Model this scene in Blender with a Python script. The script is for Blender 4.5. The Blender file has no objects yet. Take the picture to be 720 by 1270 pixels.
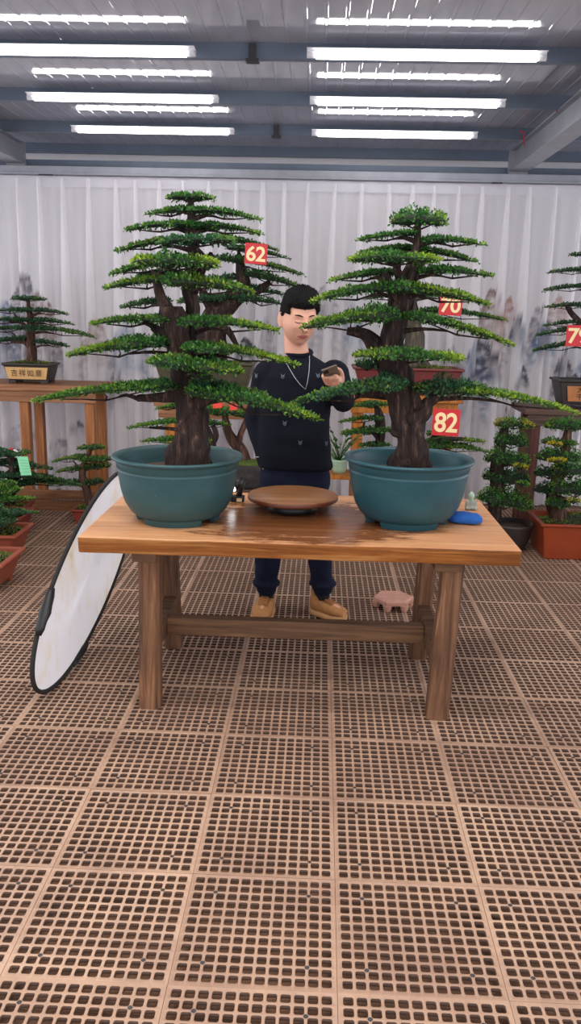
import bpy, math, random
import numpy as np
from mathutils import Vector, Matrix, noise
from mathutils.bvhtree import BVHTree

random.seed(7)
RNG = np.random.default_rng(7)
S = bpy.context.scene
COL = S.collection

# ------------------------------------------------------------------ camera
F_PX, YAW, PITCH, ROLL, CAM_H = 1035.0, 0.032, 0.2364, 0.023, 1.66
ROT = (Matrix.Rotation(YAW, 3, 'Z') @ Matrix.Rotation(math.pi/2 - PITCH, 3, 'X') @ Matrix.Rotation(ROLL, 3, 'Z'))
cam_data = bpy.data.cameras.new('camera')
cam = bpy.data.objects.new('camera', cam_data)
COL.objects.link(cam)
cam.matrix_world = Matrix.Translation((0, 0, CAM_H)) @ ROT.to_4x4()
cam_data.sensor_fit = 'VERTICAL'
cam_data.sensor_height = 24.0
cam_data.lens = 24.0 * F_PX / 1270.0
cam_data.clip_start = 0.05
S.camera = cam

# ------------------------------------------------------------------ world, lights, exposure
world = bpy.data.worlds.new('world')
S.world = world
world.use_nodes = True
world.node_tree.nodes['Background'].inputs['Color'].default_value = (0.93, 0.93, 1.0, 1)
world.node_tree.nodes['Background'].inputs['Strength'].default_value = 1.7
LAMP_Y = [4.88, 5.9, 6.9]
LAMP_X = [(-1.93, -0.77), (-0.075, 1.085)]
TUBE_STRENGTH = 11.0
ROW_WATT = 15.0
for ly in (3.86, 2.84, 1.8, 0.8, -0.2):          # unseen fill lights added in rows over and behind the viewer
    for lx0, lx1 in LAMP_X:
        ld = bpy.data.lights.new('fill_row_light', 'AREA')
        ld.shape = 'RECTANGLE'
        ld.size, ld.size_y = 1.16, 0.05
        ld.energy = ROW_WATT
        ld.color = (1.0, 0.95, 0.89)
        lo = bpy.data.objects.new('fill_row_light', ld)
        COL.objects.link(lo)
        lo.location = ((lx0 + lx1) / 2, ly, 2.97)
S.view_settings.view_transform = 'Standard'
S.view_settings.look = 'None'
S.view_settings.gamma = 1.0
S.view_settings.use_curve_mapping = False
S.view_settings.exposure = 0.2


def at(px, py, Y):
    """photo pixel -> point on the upright plane at distance Y"""
    d = ROT @ Vector(((px - 360) / F_PX, -(py - 635) / F_PX, -1))
    return Vector((0, 0, CAM_H)) + d * (Y / d.y)


def atz(px, py, z):
    d = ROT @ Vector(((px - 360) / F_PX, -(py - 635) / F_PX, -1))
    return Vector((0, 0, CAM_H)) + d * ((z - CAM_H) / d.z)


def ppm(Y):
    return F_PX / (Y * math.cos(PITCH) + 0.1)


# ------------------------------------------------------------------ mesh helpers
def resample(pts, radii, step):
    pts = [Vector(p) for p in pts]
    P, R = [], []
    n = len(pts)
    for i in range(n - 1):
        p0, p1, p2, p3 = pts[max(0, i - 1)], pts[i], pts[i + 1], pts[min(n - 1, i + 2)]
        seg = max(2, int((p2 - p1).length / step))
        for k in range(seg):
            t = k / seg
            P.append(.5 * ((2 * p1) + (p2 - p0) * t + (2 * p0 - 5 * p1 + 4 * p2 - p3) * t * t + (3 * p1 - p0 - 3 * p2 + p3) * t ** 3))
            R.append(radii[i] * (1 - t) + radii[i + 1] * t)
    P.append(pts[-1]); R.append(radii[-1])
    return P, R




class MB:
    def __init__(self):
        self.v, self.f, self.m, self.s = [], [], [], []

    def add(self, vs, fs, mat=0, smooth=False):
        n = len(self.v)
        self.v.extend([tuple(p) for p in vs])
        for f in fs:
            self.f.append(tuple(i + n for i in f))
            self.m.append(mat)
            self.s.append(smooth)
        return self

    def box(self, lo, hi, mat=0):
        x0, y0, z0 = lo; x1, y1, z1 = hi
        vs = [(x0, y0, z0), (x1, y0, z0), (x1, y1, z0), (x0, y1, z0), (x0, y0, z1), (x1, y0, z1), (x1, y1, z1), (x0, y1, z1)]
        return self.add(vs, BOXF, mat)

    def hexa(self, bottom, top, mat=0):
        """bottom, top: four points each, counter-clockwise from above"""
        return self.add(list(bottom) + list(top), BOXF, mat)

    def tube(self, pts, radii, n=10, mat=0, caps=True, smooth=True, rough=0.0, flute=0.0, twist=0.0, seed=0):
        pts = [Vector(p) for p in pts]
        up = Vector((0.13, -0.9, 0.35)).normalized()
        vs, fs = [], []
        for i, p in enumerate(pts):
            t = (pts[min(i + 1, len(pts) - 1)] - pts[max(i - 1, 0)])
            t = t.normalized() if t.length > 1e-9 else Vector((0, 0, 1))
            a = t.cross(up)
            if a.length < 1e-4:
                a = t.cross(Vector((1, 0, 0)))
            a.normalize(); b = t.cross(a).normalized()
            up = -b if False else up
            r = radii[i] if hasattr(radii, '__len__') else radii
            for k in range(n):
                th = 2 * math.pi * k / n
                rr = r
                if flute:
                    rr *= 1 + flute * math.sin(5 * th + twist * i) * 0.6 + flute * math.sin(3 * th - twist * .6 * i + 1.3 + seed)
                if rough:
                    rr *= 1 + rough * noise.noise(Vector((math.cos(th) * 1.7 + seed, math.sin(th) * 1.7, i * 0.14)))
                    rr *= 1 + rough * .5 * noise.noise(Vector((math.cos(th) * 5 + seed, math.sin(th) * 5, i * 0.3)))
                vs.append(p + (a * math.cos(th) + b * math.sin(th)) * rr)
        for i in range(len(pts) - 1):
            for k in range(n):
                k2 = (k + 1) % n
                fs.append((i * n + k, i * n + k2, (i + 1) * n + k2, (i + 1) * n + k))
        if caps:
            fs.append(tuple(reversed(range(n))))
            fs.append(tuple((len(pts) - 1) * n + k for k in range(n)))
        return self.add(vs, fs, mat, smooth)

    def lathe(self, prof, c=(0, 0, 0), n=48, mat=0, smooth=True, close=False, sx=1, sy=1):
        cx, cy, cz = c
        vs, fs = [], []
        for r, z in prof:
            for k in range(n):
                th = 2 * math.pi * k / n
                vs.append((cx + r * math.cos(th) * sx, cy + r * math.sin(th) * sy, cz + z))
        m = len(prof)
        for i in range(m - 1 if not close else m):
            j = (i + 1) % m
            for k in range(n):
                k2 = (k + 1) % n
                fs.append((i * n + k, i * n + k2, j * n + k2, j * n + k))
        if not close:
            if prof[0][0] > 1e-6: fs.append(tuple(reversed(range(n))))
            if prof[-1][0] > 1e-6: fs.append(tuple((m - 1) * n + k for k in range(n)))
        return self.add(vs, fs, mat, smooth)

    def ellipsoid(self, c, r, n=20, m=12, mat=0, rot=None):
        vs, fs = [], []
        c = Vector(c)
        for i in range(m + 1):
            ph = math.pi * i / m
            for k in range(n):
                th = 2 * math.pi * k / n
                p = Vector((r[0] * math.sin(ph) * math.cos(th), r[1] * math.sin(ph) * math.sin(th), -r[2] * math.cos(ph)))
                if rot: p = rot @ p
                vs.append(c + p)
        for i in range(m):
            for k in range(n):
                k2 = (k + 1) % n
                fs.append((i * n + k, i * n + k2, (i + 1) * n + k2, (i + 1) * n + k))
        return self.add(vs, fs, mat, True)

    def loft(self, rings, mat=0, smooth=True, caps=True):
        n = len(rings[0]); vs = [p for r in rings for p in r]; fs = []
        for i in range(len(rings) - 1):
            for k in range(n):
                k2 = (k + 1) % n
                fs.append((i * n + k, i * n + k2, (i + 1) * n + k2, (i + 1) * n + k))
        if caps:
            fs.append(tuple(reversed(range(n)))); fs.append(tuple((len(rings) - 1) * n + k for k in range(n)))
        return self.add(vs, fs, mat, smooth)

    def capsule(self, pts, radii, n=16):
        """closed round-ended tapered limb, for remeshing into one skin"""
        pts = [Vector(p) for p in pts]
        P, R = [], []
        for i in range(len(pts) - 1):
            seg = max(2, int((pts[i + 1] - pts[i]).length / 0.02))
            for k in range(seg):
                t = k / seg
                P.append(pts[i].lerp(pts[i + 1], t)); R.append(radii[i] * (1 - t) + radii[i + 1] * t)
        P.append(pts[-1]); R.append(radii[-1])
        # round joints a little
        for _ in range(2):
            P = [P[0]] + [P[i - 1] * .25 + P[i] * .5 + P[i + 1] * .25 for i in range(1, len(P) - 1)] + [P[-1]]
        self.tube(P, R, n=n)
        self.ellipsoid(P[0], (R[0],) * 3, 12, 8); self.ellipsoid(P[-1], (R[-1],) * 3, 12, 8)
        return self

    def mesh(self, name, mats):
        me = bpy.data.meshes.new(name)
        me.from_pydata(self.v, [], self.f)
        for m in (mats if isinstance(mats, (list, tuple)) else [mats]):
            me.materials.append(m)
        me.polygons.foreach_set('material_index', self.m)
        me.polygons.foreach_set('use_smooth', self.s)
        me.update()
        return me

    def obj(self, name, mats, parent=None, bevel=0, segs=2, kind=None):
        if parent is not None:
            b = base_of(parent)
            self.v = [(p[0] - b.x, p[1] - b.y, p[2] - b.z) for p in self.v]
        o = bpy.data.objects.new(name, self.mesh(name, mats))
        COL.objects.link(o)
        if parent is not None: o.parent = parent
        if bevel:
            mod = o.modifiers.new('bevel', 'BEVEL'); mod.width = bevel; mod.segments = segs; mod.limit_method = 'ANGLE'; mod.angle_limit = 0.6
        if kind: o['kind'] = kind
        return o


BOXF = [(0, 3, 2, 1), (4, 5, 6, 7), (0, 1, 5, 4), (1, 2, 6, 5), (2, 3, 7, 6), (3, 0, 4, 7)]


def base_of(o):
    b = Vector(o.location)
    while o.parent is not None:
        o = o.parent
        b = b + Vector(o.location)
    return b


def thing(name, label, cat, loc=(0, 0, 0), group=None):
    o = bpy.data.objects.new(name, None)
    COL.objects.link(o)
    o.location = loc
    o.empty_display_size = 0.1
    o['label'] = label; o['category'] = cat
    if group: o['group'] = group
    return o


def tag(o, label, cat, group=None):
    o['label'] = label; o['category'] = cat
    if group: o['group'] = group
    return o


def remesh(mb, voxel, smooth=4):
    """one continuous surface out of overlapping closed pieces"""
    me = mb.mesh('tmp', [])
    o = bpy.data.objects.new('tmp', me); COL.objects.link(o)
    m = o.modifiers.new('r', 'REMESH'); m.mode = 'VOXEL'; m.voxel_size = voxel; m.use_smooth_shade = True
    if smooth:
        m2 = o.modifiers.new('s', 'SMOOTH'); m2.factor = .5; m2.iterations = smooth
    dg = bpy.context.evaluated_depsgraph_get()
    res = bpy.data.meshes.new_from_object(o.evaluated_get(dg))
    bpy.data.objects.remove(o); bpy.data.meshes.remove(me)
    return res


def link_mesh(name, me, mats, parent):
    b = base_of(parent)
    me.transform(Matrix.Translation(-b))
    me.materials.clear()
    for m in (mats if isinstance(mats, (list, tuple)) else [mats]): me.materials.append(m)
    o = bpy.data.objects.new(name, me); COL.objects.link(o); o.parent = parent
    return o


# ------------------------------------------------------------------ materials
def srgb(r, g, b):
    f = lambda c: (c / 255 / 12.92) if c / 255 <= 0.04045 else ((c / 255 + 0.055) / 1.055) ** 2.4
    return (f(r), f(g), f(b), 1)


class NT:
    def __init__(self, name):
        self.mat = bpy.data.materials.new(name)
        self.mat.use_nodes = True
        self.t = self.mat.node_tree
        self.n = self.t.nodes
        self.p = self.n['Principled BSDF']
        self.out = self.n['Material Output']

    def node(self, typ, **kw):
        n = self.n.new('ShaderNode' + typ)
        for k, v in kw.items():
            if k.startswith('i_'):
                n.inputs[k[2:].replace('_', ' ')].default_value = v
            else:
                setattr(n, k, v)
        return n

    def link(self, a, b): self.t.links.new(a, b)

    def coord(self, scale=(1, 1, 1), kind='Object'):
        tc = self.node('TexCoord'); mp = self.node('Mapping')
        mp.inputs['Scale'].default_value = scale
        self.link(tc.outputs[kind], mp.inputs['Vector'])
        return mp.outputs['Vector']

    def noise(self, vec, scale, detail=4, rough=0.6, dist=0.0):
        n = self.node('TexNoise'); n.inputs['Scale'].default_value = scale
        n.inputs['Detail'].default_value = detail; n.inputs['Roughness'].default_value = rough; n.inputs['Distortion'].default_value = dist
        self.link(vec, n.inputs['Vector'])
        return n.outputs['Fac']

    def ramp(self, fac, stops):
        r = self.node('ValToRGB')
        while len(r.color_ramp.elements) > 1: r.color_ramp.elements.remove(r.color_ramp.elements[-1])
        r.color_ramp.elements[0].position = stops[0][0]; r.color_ramp.elements[0].color = stops[0][1]
        for p, c in stops[1:]:
            e = r.color_ramp.elements.new(p); e.color = c
        self.link(fac, r.inputs['Fac'])
        return r.outputs['Color']

    def mix(self, fac, a, b, blend='MIX'):
        m = self.node('Mix', data_type='RGBA', blend_type=blend)
        for sock, val in ((m.inputs[0], fac), (m.inputs[6], a), (m.inputs[7], b)):
            if hasattr(val, 'links') or hasattr(val, 'is_linked'): self.link(val, sock)
            else: sock.default_value = val
        return m.outputs[2]

    def math(self, op, a, b=None, c=None):
        m = self.node('Math', operation=op)
        for i, v in enumerate((a, b, c)):
            if v is None: continue
            if hasattr(v, 'is_linked'): self.link(v, m.inputs[i])
            else: m.inputs[i].default_value = v
        return m.outputs[0]

    def bump(self, h, strength=0.3, dist=0.01):
        b = self.node('Bump'); b.inputs['Strength'].default_value = strength; b.inputs['Distance'].default_value = dist
        self.link(h, b.inputs['Height']); self.link(b.outputs['Normal'], self.p.inputs['Normal'])

    def set(self, color=None, rough=None, metal=None, spec=None):
        if color is not None:
            if hasattr(color, 'is_linked'): self.link(color, self.p.inputs['Base Color'])
            else: self.p.inputs['Base Color'].default_value = color
        if rough is not None:
            if hasattr(rough, 'is_linked'): self.link(rough, self.p.inputs['Roughness'])
            else: self.p.inputs['Roughness'].default_value = rough
        if metal is not None: self.p.inputs['Metallic'].default_value = metal
        if spec is not None: self.p.inputs['Specular IOR Level'].default_value = spec
        return self.mat


def plain(name, rgb, rough=0.6, metal=0.0, var=0.12, scale=18, bump=0.0, spec=0.5):
    t = NT(name); c = srgb(*rgb)
    f = t.noise(t.coord(), scale, 5)
    d = tuple(x * (1 - var) for x in c[:3]) + (1,); l = tuple(min(1, x * (1 + var)) for x in c[:3]) + (1,)
    t.set(t.ramp(f, [(.3, d), (.7, l)]), rough, metal, spec)
    if bump: t.bump(t.noise(t.coord(), scale * 3, 6), bump)
    return t.mat


def wood(name, dark, mid, light, axis='x', rough=0.5, scale=1.0, wet=None, blot=.5):
    t = NT(name)
    st = {'x': (1.6, 34, 34), 'y': (34, 1.6, 34), 'z': (34, 34, 1.6)}[axis]
    v = t.coord(tuple(s * scale for s in st))
    f = t.noise(v, 1.0, 6, 0.62, 0.8)
    big = t.noise(t.coord(), 2.2 * scale, 3)
    c = t.ramp(f, [(.28, srgb(*dark)), (.5, srgb(*mid)), (.72, srgb(*light))])
    c = t.mix(t.math('MULTIPLY', big, blot), c, srgb(*dark), 'MIX')
    fine = t.noise(t.coord(tuple(s * scale * 3 for s in st)), 1.0, 3)
    r = rough
    if wet:
        # a soaked, darkened patch of the boards with its own ragged outline
        tc = t.node('TexCoord'); sx = t.node('SeparateXYZ'); t.link(tc.outputs['Object'], sx.inputs[0])
        dx = t.math('DIVIDE', t.math('SUBTRACT', sx.outputs[0], wet[0]), wet[2])
        dy = t.math('DIVIDE', t.math('SUBTRACT', sx.outputs[1], wet[1]), wet[3])
        d = t.math('SQRT', t.math('ADD', t.math('MULTIPLY', dx, dx), t.math('MULTIPLY', dy, dy)))
        nz = t.noise(t.coord((3, 9, 9)), 1.6, 5, .7)
        d = t.math('ADD', d, t.math('MULTIPLY', t.math('SUBTRACT', nz, .5), 1.3))
        mk = t.node('MapRange'); mk.inputs['From Min'].default_value = 0.85; mk.inputs['From Max'].default_value = 0.62
        t.link(d, mk.inputs['Value'])
        c = t.mix(t.math('MULTIPLY', mk.outputs[0], .9), c, t.mix(1.0, c, srgb(136, 106, 78), 'MULTIPLY'))
        rr = t.node('MapRange'); rr.inputs['To Min'].default_value = rough; rr.inputs['To Max'].default_value = 0.22
        t.link(mk.outputs[0], rr.inputs['Value']); r = rr.outputs[0]
    t.set(c, r, 0, .4)
    t.bump(t.math('ADD', f, t.math('MULTIPLY', fine, .5)), 0.25, 0.004)
    return t.mat


def leaf_mat(name, dark, mid, tip):
    t = NT(name)
    g = t.node('NewGeometry')
    a = t.node('Attribute'); a.attribute_name = 'tip'
    c = t.ramp(g.outputs['Random Per Island'], [(0, srgb(*dark)), (.75, srgb(*mid)), (1, srgb(*[int(x * .7 + y * .3) for x, y in zip(mid, tip)]))])
    c = t.mix(a.outputs['Fac'], c, srgb(*tip))
    t.set(c, .45, 0, .35)
    # thin leaves let some light through
    tr = t.node('BsdfTranslucent'); t.link(c, tr.inputs['Color'])
    ms = t.node('MixShader'); ms.inputs[0].default_value = .22
    t.link(t.p.outputs[0], ms.inputs[1]); t.link(tr.outputs[0], ms.inputs[2]); t.link(ms.outputs[0], t.out.inputs['Surface'])
    return t.mat


SEED = [100]
M = {}
M['leaf'] = leaf_mat('leaf_deep_green', (20, 56, 30), (58, 114, 48), (150, 176, 46))
M['leaf_blue'] = leaf_mat('leaf_blue_green', (18, 52, 36), (50, 102, 64), (136, 168, 56))
M['leaf_bright'] = leaf_mat('leaf_fresh_green', (28, 76, 32), (66, 128, 48), (150, 182, 56))
M['leaf_yellow'] = leaf_mat('leaf_yellowing', (34, 84, 34), (64, 124, 44), (214, 186, 40))
M['moss_blade'] = leaf_mat('moss_blades', (52, 70, 24), (92, 112, 36), (160, 168, 60))
M['pad_core'] = plain('pad_shade', (24, 38, 22), .9, var=.3, scale=60)  # dark green painting the shade inside the pads
M['moss'] = plain('moss', (80, 98, 34), .95, var=.35, scale=70, bump=.5)
M['soil'] = plain('potting_soil', (74, 54, 42), .95, var=.35, scale=60, bump=.6)


def bark_mat(name, dark, mid, light):
    t = NT(name)
    f = t.noise(t.coord((26, 26, 4)), 1.5, 8, .7, .6)
    c = t.ramp(f, [(.32, srgb(*dark)), (.55, srgb(*mid)), (.75, srgb(*light))])
    t.set(c, .85, 0, .25)
    t.bump(f, .9, .012)
    return t.mat


M['bark'] = bark_mat('bark_dark', (20, 17, 18), (60, 46, 42), (138, 106, 90))
M['bark_brown'] = bark_mat('bark_reddish', (36, 26, 24), (88, 62, 52), (150, 112, 92))
M['bark_grey'] = bark_mat('bark_grey', (50, 46, 42), (96, 88, 76), (140, 130, 112))


def glaze(name, rgb, rough=.35, speck=.25):
    t = NT(name); c = srgb(*rgb)
    f = t.noise(t.coord(), 90, 3); g = t.noise(t.coord((1, 1, 2)), 7, 4)
    base = t.ramp(g, [(.3, tuple(x * .82 for x in c[:3]) + (1,)), (.7, tuple(min(1, x * 1.15) for x in c[:3]) + (1,))])
    sp = t.ramp(f, [(.6, (0, 0, 0, 1)), (.75, (1, 1, 1, 1))])
    col = t.mix(t.math('MULTIPLY', sp, speck), base, tuple(min(1, x * 2.0 + .03) for x in c[:3]) + (1,))
    t.set(col, rough, 0, .5); t.bump(f, .12, .003)
    return t.mat


M['pot_teal'] = glaze('teal_glaze', (25, 74, 84), .42)
M['pot_teal_dusty'] = glaze('teal_glaze_dusty', (38, 76, 80), .5, .35)
M['terracotta'] = plain('terracotta_red', (128, 52, 40), .6, var=.15)
M['terracotta_light'] = plain('terracotta_orange', (150, 74, 52), .65, var=.15)
M['pot_orange'] = plain('orange_glaze', (138, 54, 20), .4, var=.18, scale=6)
M['pot_maroon'] = plain('maroon_glaze', (112, 48, 46), .45, var=.15)
M['pot_dark'] = plain('dark_brown_glaze', (52, 44, 42), .45, var=.2)
M['pot_olive'] = plain('olive_brown_glaze', (70, 64, 46), .5, var=.2)
M['pot_panel'] = plain('buff_panel', (206, 164, 104), .6, var=.1)
M['ink'] = plain('ink', (70, 44, 24), .7)
M['wood_top'] = wood('table_boards', (176, 118, 76), (214, 158, 112), (232, 186, 144), 'x', .45, wet=(.03, -.06, .66, .52))
M['wood_edge'] = wood('table_edge', (78, 42, 16), (166, 100, 42), (214, 156, 92), 'x', .45, blot=.8)
M['wood_leg'] = wood('table_leg_wood', (58, 38, 26), (124, 84, 56), (172, 128, 92), 'z', .7, blot=.75)
M['wood_rail'] = wood('table_rail_wood', (56, 40, 28), (112, 80, 54), (150, 112, 78), 'x', .7, blot=.6)
M['wood_orange_z'] = wood('stand_post_wood', (130, 70, 20), (190, 116, 40), (220, 150, 70), 'z', .5)
M['wood_stand_z'] = wood('stand_leg_wood', (110, 62, 30), (172, 108, 58), (206, 144, 88), 'z', .55)
M['wood_stand_x'] = wood('stand_board_wood', (100, 64, 38), (158, 106, 68), (190, 140, 98), 'x', .55)
M['wood_red_z'] = wood('dark_stand_leg_wood', (44, 22, 18), (86, 44, 36), (116, 66, 52), 'z', .5)
M['wood_red_x'] = wood('dark_stand_top_wood', (56, 38, 32), (96, 68, 56), (124, 92, 76), 'x', .5)
M['turn_wood'] = wood('turntable_wood', (104, 64, 36), (154, 104, 64), (188, 138, 94), 'x', .4)
M['turn_edge'] = plain('turntable_edge', (96, 48, 30), .4)
M['black'] = plain('black_plastic', (20, 20, 22), .45)
M['black_soft'] = plain('black_binding', (34, 32, 32), .85)
M['steel_blue'] = plain('painted_steel', (96, 108, 124), .5, .0, var=.1, scale=5)
M['steel_grey'] = plain('galvanised_steel', (150, 152, 160), .45, .2, var=.12, scale=6)
M['steel_dark'] = plain('dark_steel', (52, 50, 54), .6, var=.2)
M['white_metal'] = plain('white_enamel', (226, 226, 230), .35, var=.03)
M['red_plate'] = plain('red_plate', (206, 30, 42), .4, var=.05)
M['cream'] = plain('cream_paint', (250, 226, 170), .5, var=.04)
M['green_tag'] = plain('pale_green_card', (140, 222, 170), .6, var=.03)
M['blue_cloth'] = plain('blue_sponge_cloth', (30, 92, 176), .8, var=.15, scale=60, bump=.4)
M['stone'] = plain('pale_stone', (158, 164, 154), .85, var=.15, scale=60, bump=.3)
M['pink_stone'] = plain('pink_clay', (196, 146, 128), .8, var=.1, scale=20, bump=.15)
M['celadon'] = plain('celadon_glaze', (170, 200, 170), .35, var=.08)
M['rock'] = plain('dark_rock', (60, 54, 54), .85, var=.4, scale=14, bump=1.0)
M['skin'] = plain('skin', (216, 162, 138), .5, var=.05, scale=20)
M['lip'] = plain('lip', (176, 104, 96), .5, var=.05)
M['hair'] = plain('black_hair', (13, 12, 14), .75, var=.3, scale=120, bump=.6, spec=.2)
M['knit'] = plain('navy_knit', (15, 19, 30), .92, var=.25, scale=160, bump=.35, spec=.2)
M['denim'] = plain('navy_trousers', (22, 28, 48), .9, var=.2, scale=90, bump=.2, spec=.2)
M['sock'] = plain('black_sock', (16, 18, 26), .9)
M['suede'] = plain('wheat_suede', (176, 124, 74), .85, var=.1, scale=40)
M['sole'] = plain('gum_sole', (190, 144, 94), .7, var=.06)
M['lace'] = plain('lace', (160, 106, 56), .8)
M['thread'] = plain('pale_embroidery', (112, 120, 136), .8)
M['cord'] = plain('grey_cord', (170, 172, 180), .5)
M['phone'] = plain('phone_black_glass', (26, 26, 30), .15)
M['phone_case'] = plain('phone_case', (110, 98, 84), .3)
M['red_flower'] = plain('red_card', (226, 66, 50), .6)
M['plaster'] = plain('back_wall_panel', (228, 226, 228), .7, var=.04, scale=2)
M['glass_wet'] = plain('lens_glass', (230, 232, 238), .1)


def emis(name, col, s):
    t = NT(name)
    e = t.node('Emission'); e.inputs['Color'].default_value = col; e.inputs['Strength'].default_value = s
    t.link(e.outputs[0], t.out.inputs['Surface'])
    return t.mat


M['tube'] = emis('lit_tube', (1.0, 0.97, 0.98, 1), TUBE_STRENGTH)
M['led'] = emis('lit_led', (1.0, 1.0, 1.0, 1), 4)

# ------------------------------------------------------------------ FLOOR: moulded grating tiles
TS, TX0, TY0 = 0.4281, 0.089, 3.0419


def tile_arrays(nc, chamfer):
    s = TS; gap = .0006
    margin = .0095; p = (s - 2 * margin) / nc; hw = p * .382; th = .012
    V, Fc = [], []
    def add(vs, fs):
        n = len(V); V.extend(vs)
        Fc.extend([tuple(i + n for i in f) for f in fs])
    for i in range(nc):
        for j in range(nc):
            x0 = margin + i * p; y0 = margin + j * p; x1 = x0 + p; y1 = y0 + p
            if i == 0: x0 = gap
            if i == nc - 1: x1 = s - gap
            if j == 0: y0 = gap
            if j == nc - 1: y1 = s - gap
            cx = margin + (i + .5) * p; cy = margin + (j + .5) * p
            O = [(x0, y0, 0), (x1, y0, 0), (x1, y1, 0), (x0, y1, 0)]
            if chamfer:
                c = hw * .30
                I = [(cx - hw + c, cy - hw), (cx + hw - c, cy - hw), (cx + hw, cy - hw + c), (cx + hw, cy + hw - c),
                     (cx + hw - c, cy + hw), (cx - hw + c, cy + hw), (cx - hw, cy + hw - c), (cx - hw, cy - hw + c)]
                vs = O + [(a, b, 0) for a, b in I] + [(a, b, -th) for a, b in I]
                fs = [(0, 1, 5, 4), (1, 6, 5), (1, 2, 7, 6), (2, 8, 7), (2, 3, 9, 8), (3, 10, 9), (3, 0, 11, 10), (0, 4, 11)]
                fs += [(4 + k, 4 + (k + 1) % 8, 12 + (k + 1) % 8, 12 + k) for k in range(8)]
            else:
                I = [(cx - hw, cy - hw), (cx + hw, cy - hw), (cx + hw, cy + hw), (cx - hw, cy + hw)]
                vs = O + [(a, b, 0) for a, b in I] + [(a, b, -th) for a, b in I]
                fs = [(0, 1, 5, 4), (1, 2, 6, 5), (2, 3, 7, 6), (3, 0, 4, 7)]
                fs += [(4 + k, 4 + (k + 1) % 4, 8 + (k + 1) % 4, 8 + k) for k in range(4)]
            add(vs, fs)
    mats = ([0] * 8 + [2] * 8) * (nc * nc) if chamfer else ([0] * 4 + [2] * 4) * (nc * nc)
    # four small screw holes on the ribs, near the corners
    if chamfer:
        for i in (2, nc - 2):
            for j in (2, nc - 2):
                cx = margin + i * p; cy = margin + j * p; n = len(V)
                V.extend([(cx + .0068 * math.cos(k * math.pi / 4), cy + .0068 * math.sin(k * math.pi / 4), .0006) for k in range(8)])
                Fc.append(tuple(n + k for k in range(8))); mats.append(1)
    # edge skirt
    n = len(V)
    V.extend([(gap, gap, 0), (s - gap, gap, 0), (s - gap, s - gap, 0), (gap, s - gap, 0), (gap, gap, -th), (s - gap, gap, -th), (s - gap, s - gap, -th), (gap, s - gap, -th)])
    for k in range(4):
        Fc.append((n + k, n + 4 + k, n + 4 + (k + 1) % 4, n + (k + 1) % 4)); mats.append(0)
    return np.array(V), Fc, mats


def build_floor():
    fine = tile_arrays(12, True); coarse = tile_arrays(12, False)
    allv, loops, starts, mats = [], [], [], []
    nv = nl = 0
    pre = {}
    for key, (V, Fc, mt) in (('f', fine), ('c', coarse)):
        lens = np.array([len(f) for f in Fc]); lp = np.concatenate([np.array(f) for f in Fc])
        pre[key] = (V, lp, np.concatenate([[0], np.cumsum(lens)[:-1]]), np.array(mt), lens.sum())
    for i in range(-10, 9):
        for j in range(-12, 12):
            x = TX0 + i * TS; y = TY0 - j * TS
            key = 'f' if y < 4.2 else 'c'
            V, lp, st, mt, tot = pre[key]
            dz = RNG.normal() * .0006
            allv.append(V + np.array([x, y, dz])); loops.append(lp + nv); starts.append(st + nl); mats.append(mt)
            nv += len(V); nl += tot
    allv = np.concatenate(allv); loops = np.concatenate(loops); starts = np.concatenate(starts); mats = np.concatenate(mats)
    me = bpy.data.meshes.new('floor')
    me.vertices.add(len(allv)); me.vertices.foreach_set('co', allv.astype(np.float32).ravel())
    me.loops.add(len(loops)); me.loops.foreach_set('vertex_index', loops.astype(np.int32))
    me.polygons.add(len(starts)); me.polygons.foreach_set('loop_start', starts.astype(np.int32))
    t = NT('grating_plastic')
    tc = t.node('TexCoord'); sx = t.node('SeparateXYZ'); t.link(tc.outputs['Object'], sx.inputs[0])
    ix = t.math('FLOOR', t.math('DIVIDE', t.math('SUBTRACT', sx.outputs[0], TX0), TS))
    iy = t.math('FLOOR', t.math('DIVIDE', t.math('SUBTRACT', sx.outputs[1], TY0), TS))
    cb = t.node('CombineXYZ'); t.link(ix, cb.inputs[0]); t.link(iy, cb.inputs[1])
    wn = t.node('TexWhiteNoise'); t.link(cb.outputs[0], wn.inputs['Vector'])
    c = t.ramp(wn.outputs['Value'], [(0, srgb(168, 136, 114)), (.5, srgb(178, 146, 122)), (1, srgb(186, 154, 130))])
    dirt = t.noise(t.coord(), 3.0, 6, .65)
    c = t.mix(t.ramp(dirt, [(.4, (0, 0, 0, 1)), (.68, (.7, .7, .7, 1))]), c, srgb(134, 104, 90))
    t.set(c, .55, 0, .35)
    me.materials.append(t.mat); me.materials.append(M['steel_dark']); me.materials.append(plain('shaded_hole_sides', (84, 62, 50), .8, var=.3, scale=8))  # hole walls coloured darker to stand in for shade in the deep holes
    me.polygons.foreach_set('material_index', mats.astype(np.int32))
    me.update(calc_edges=True); me.validate()
    o = bpy.data.objects.new('floor', me); COL.objects.link(o); o['kind'] = 'structure'
    # ground below the grating
    g = MB(); g.box((-4.4, -2.4, -.16), (4.2, 8.3, -.085))
    g.obj('floor_ground', plain('damp_ground', (122, 90, 70), .9, var=.5, scale=9, bump=.4), kind='structure')


build_floor()

# ------------------------------------------------------------------ CEILING, WALL, STEEL
CZ = 3.062


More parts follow.
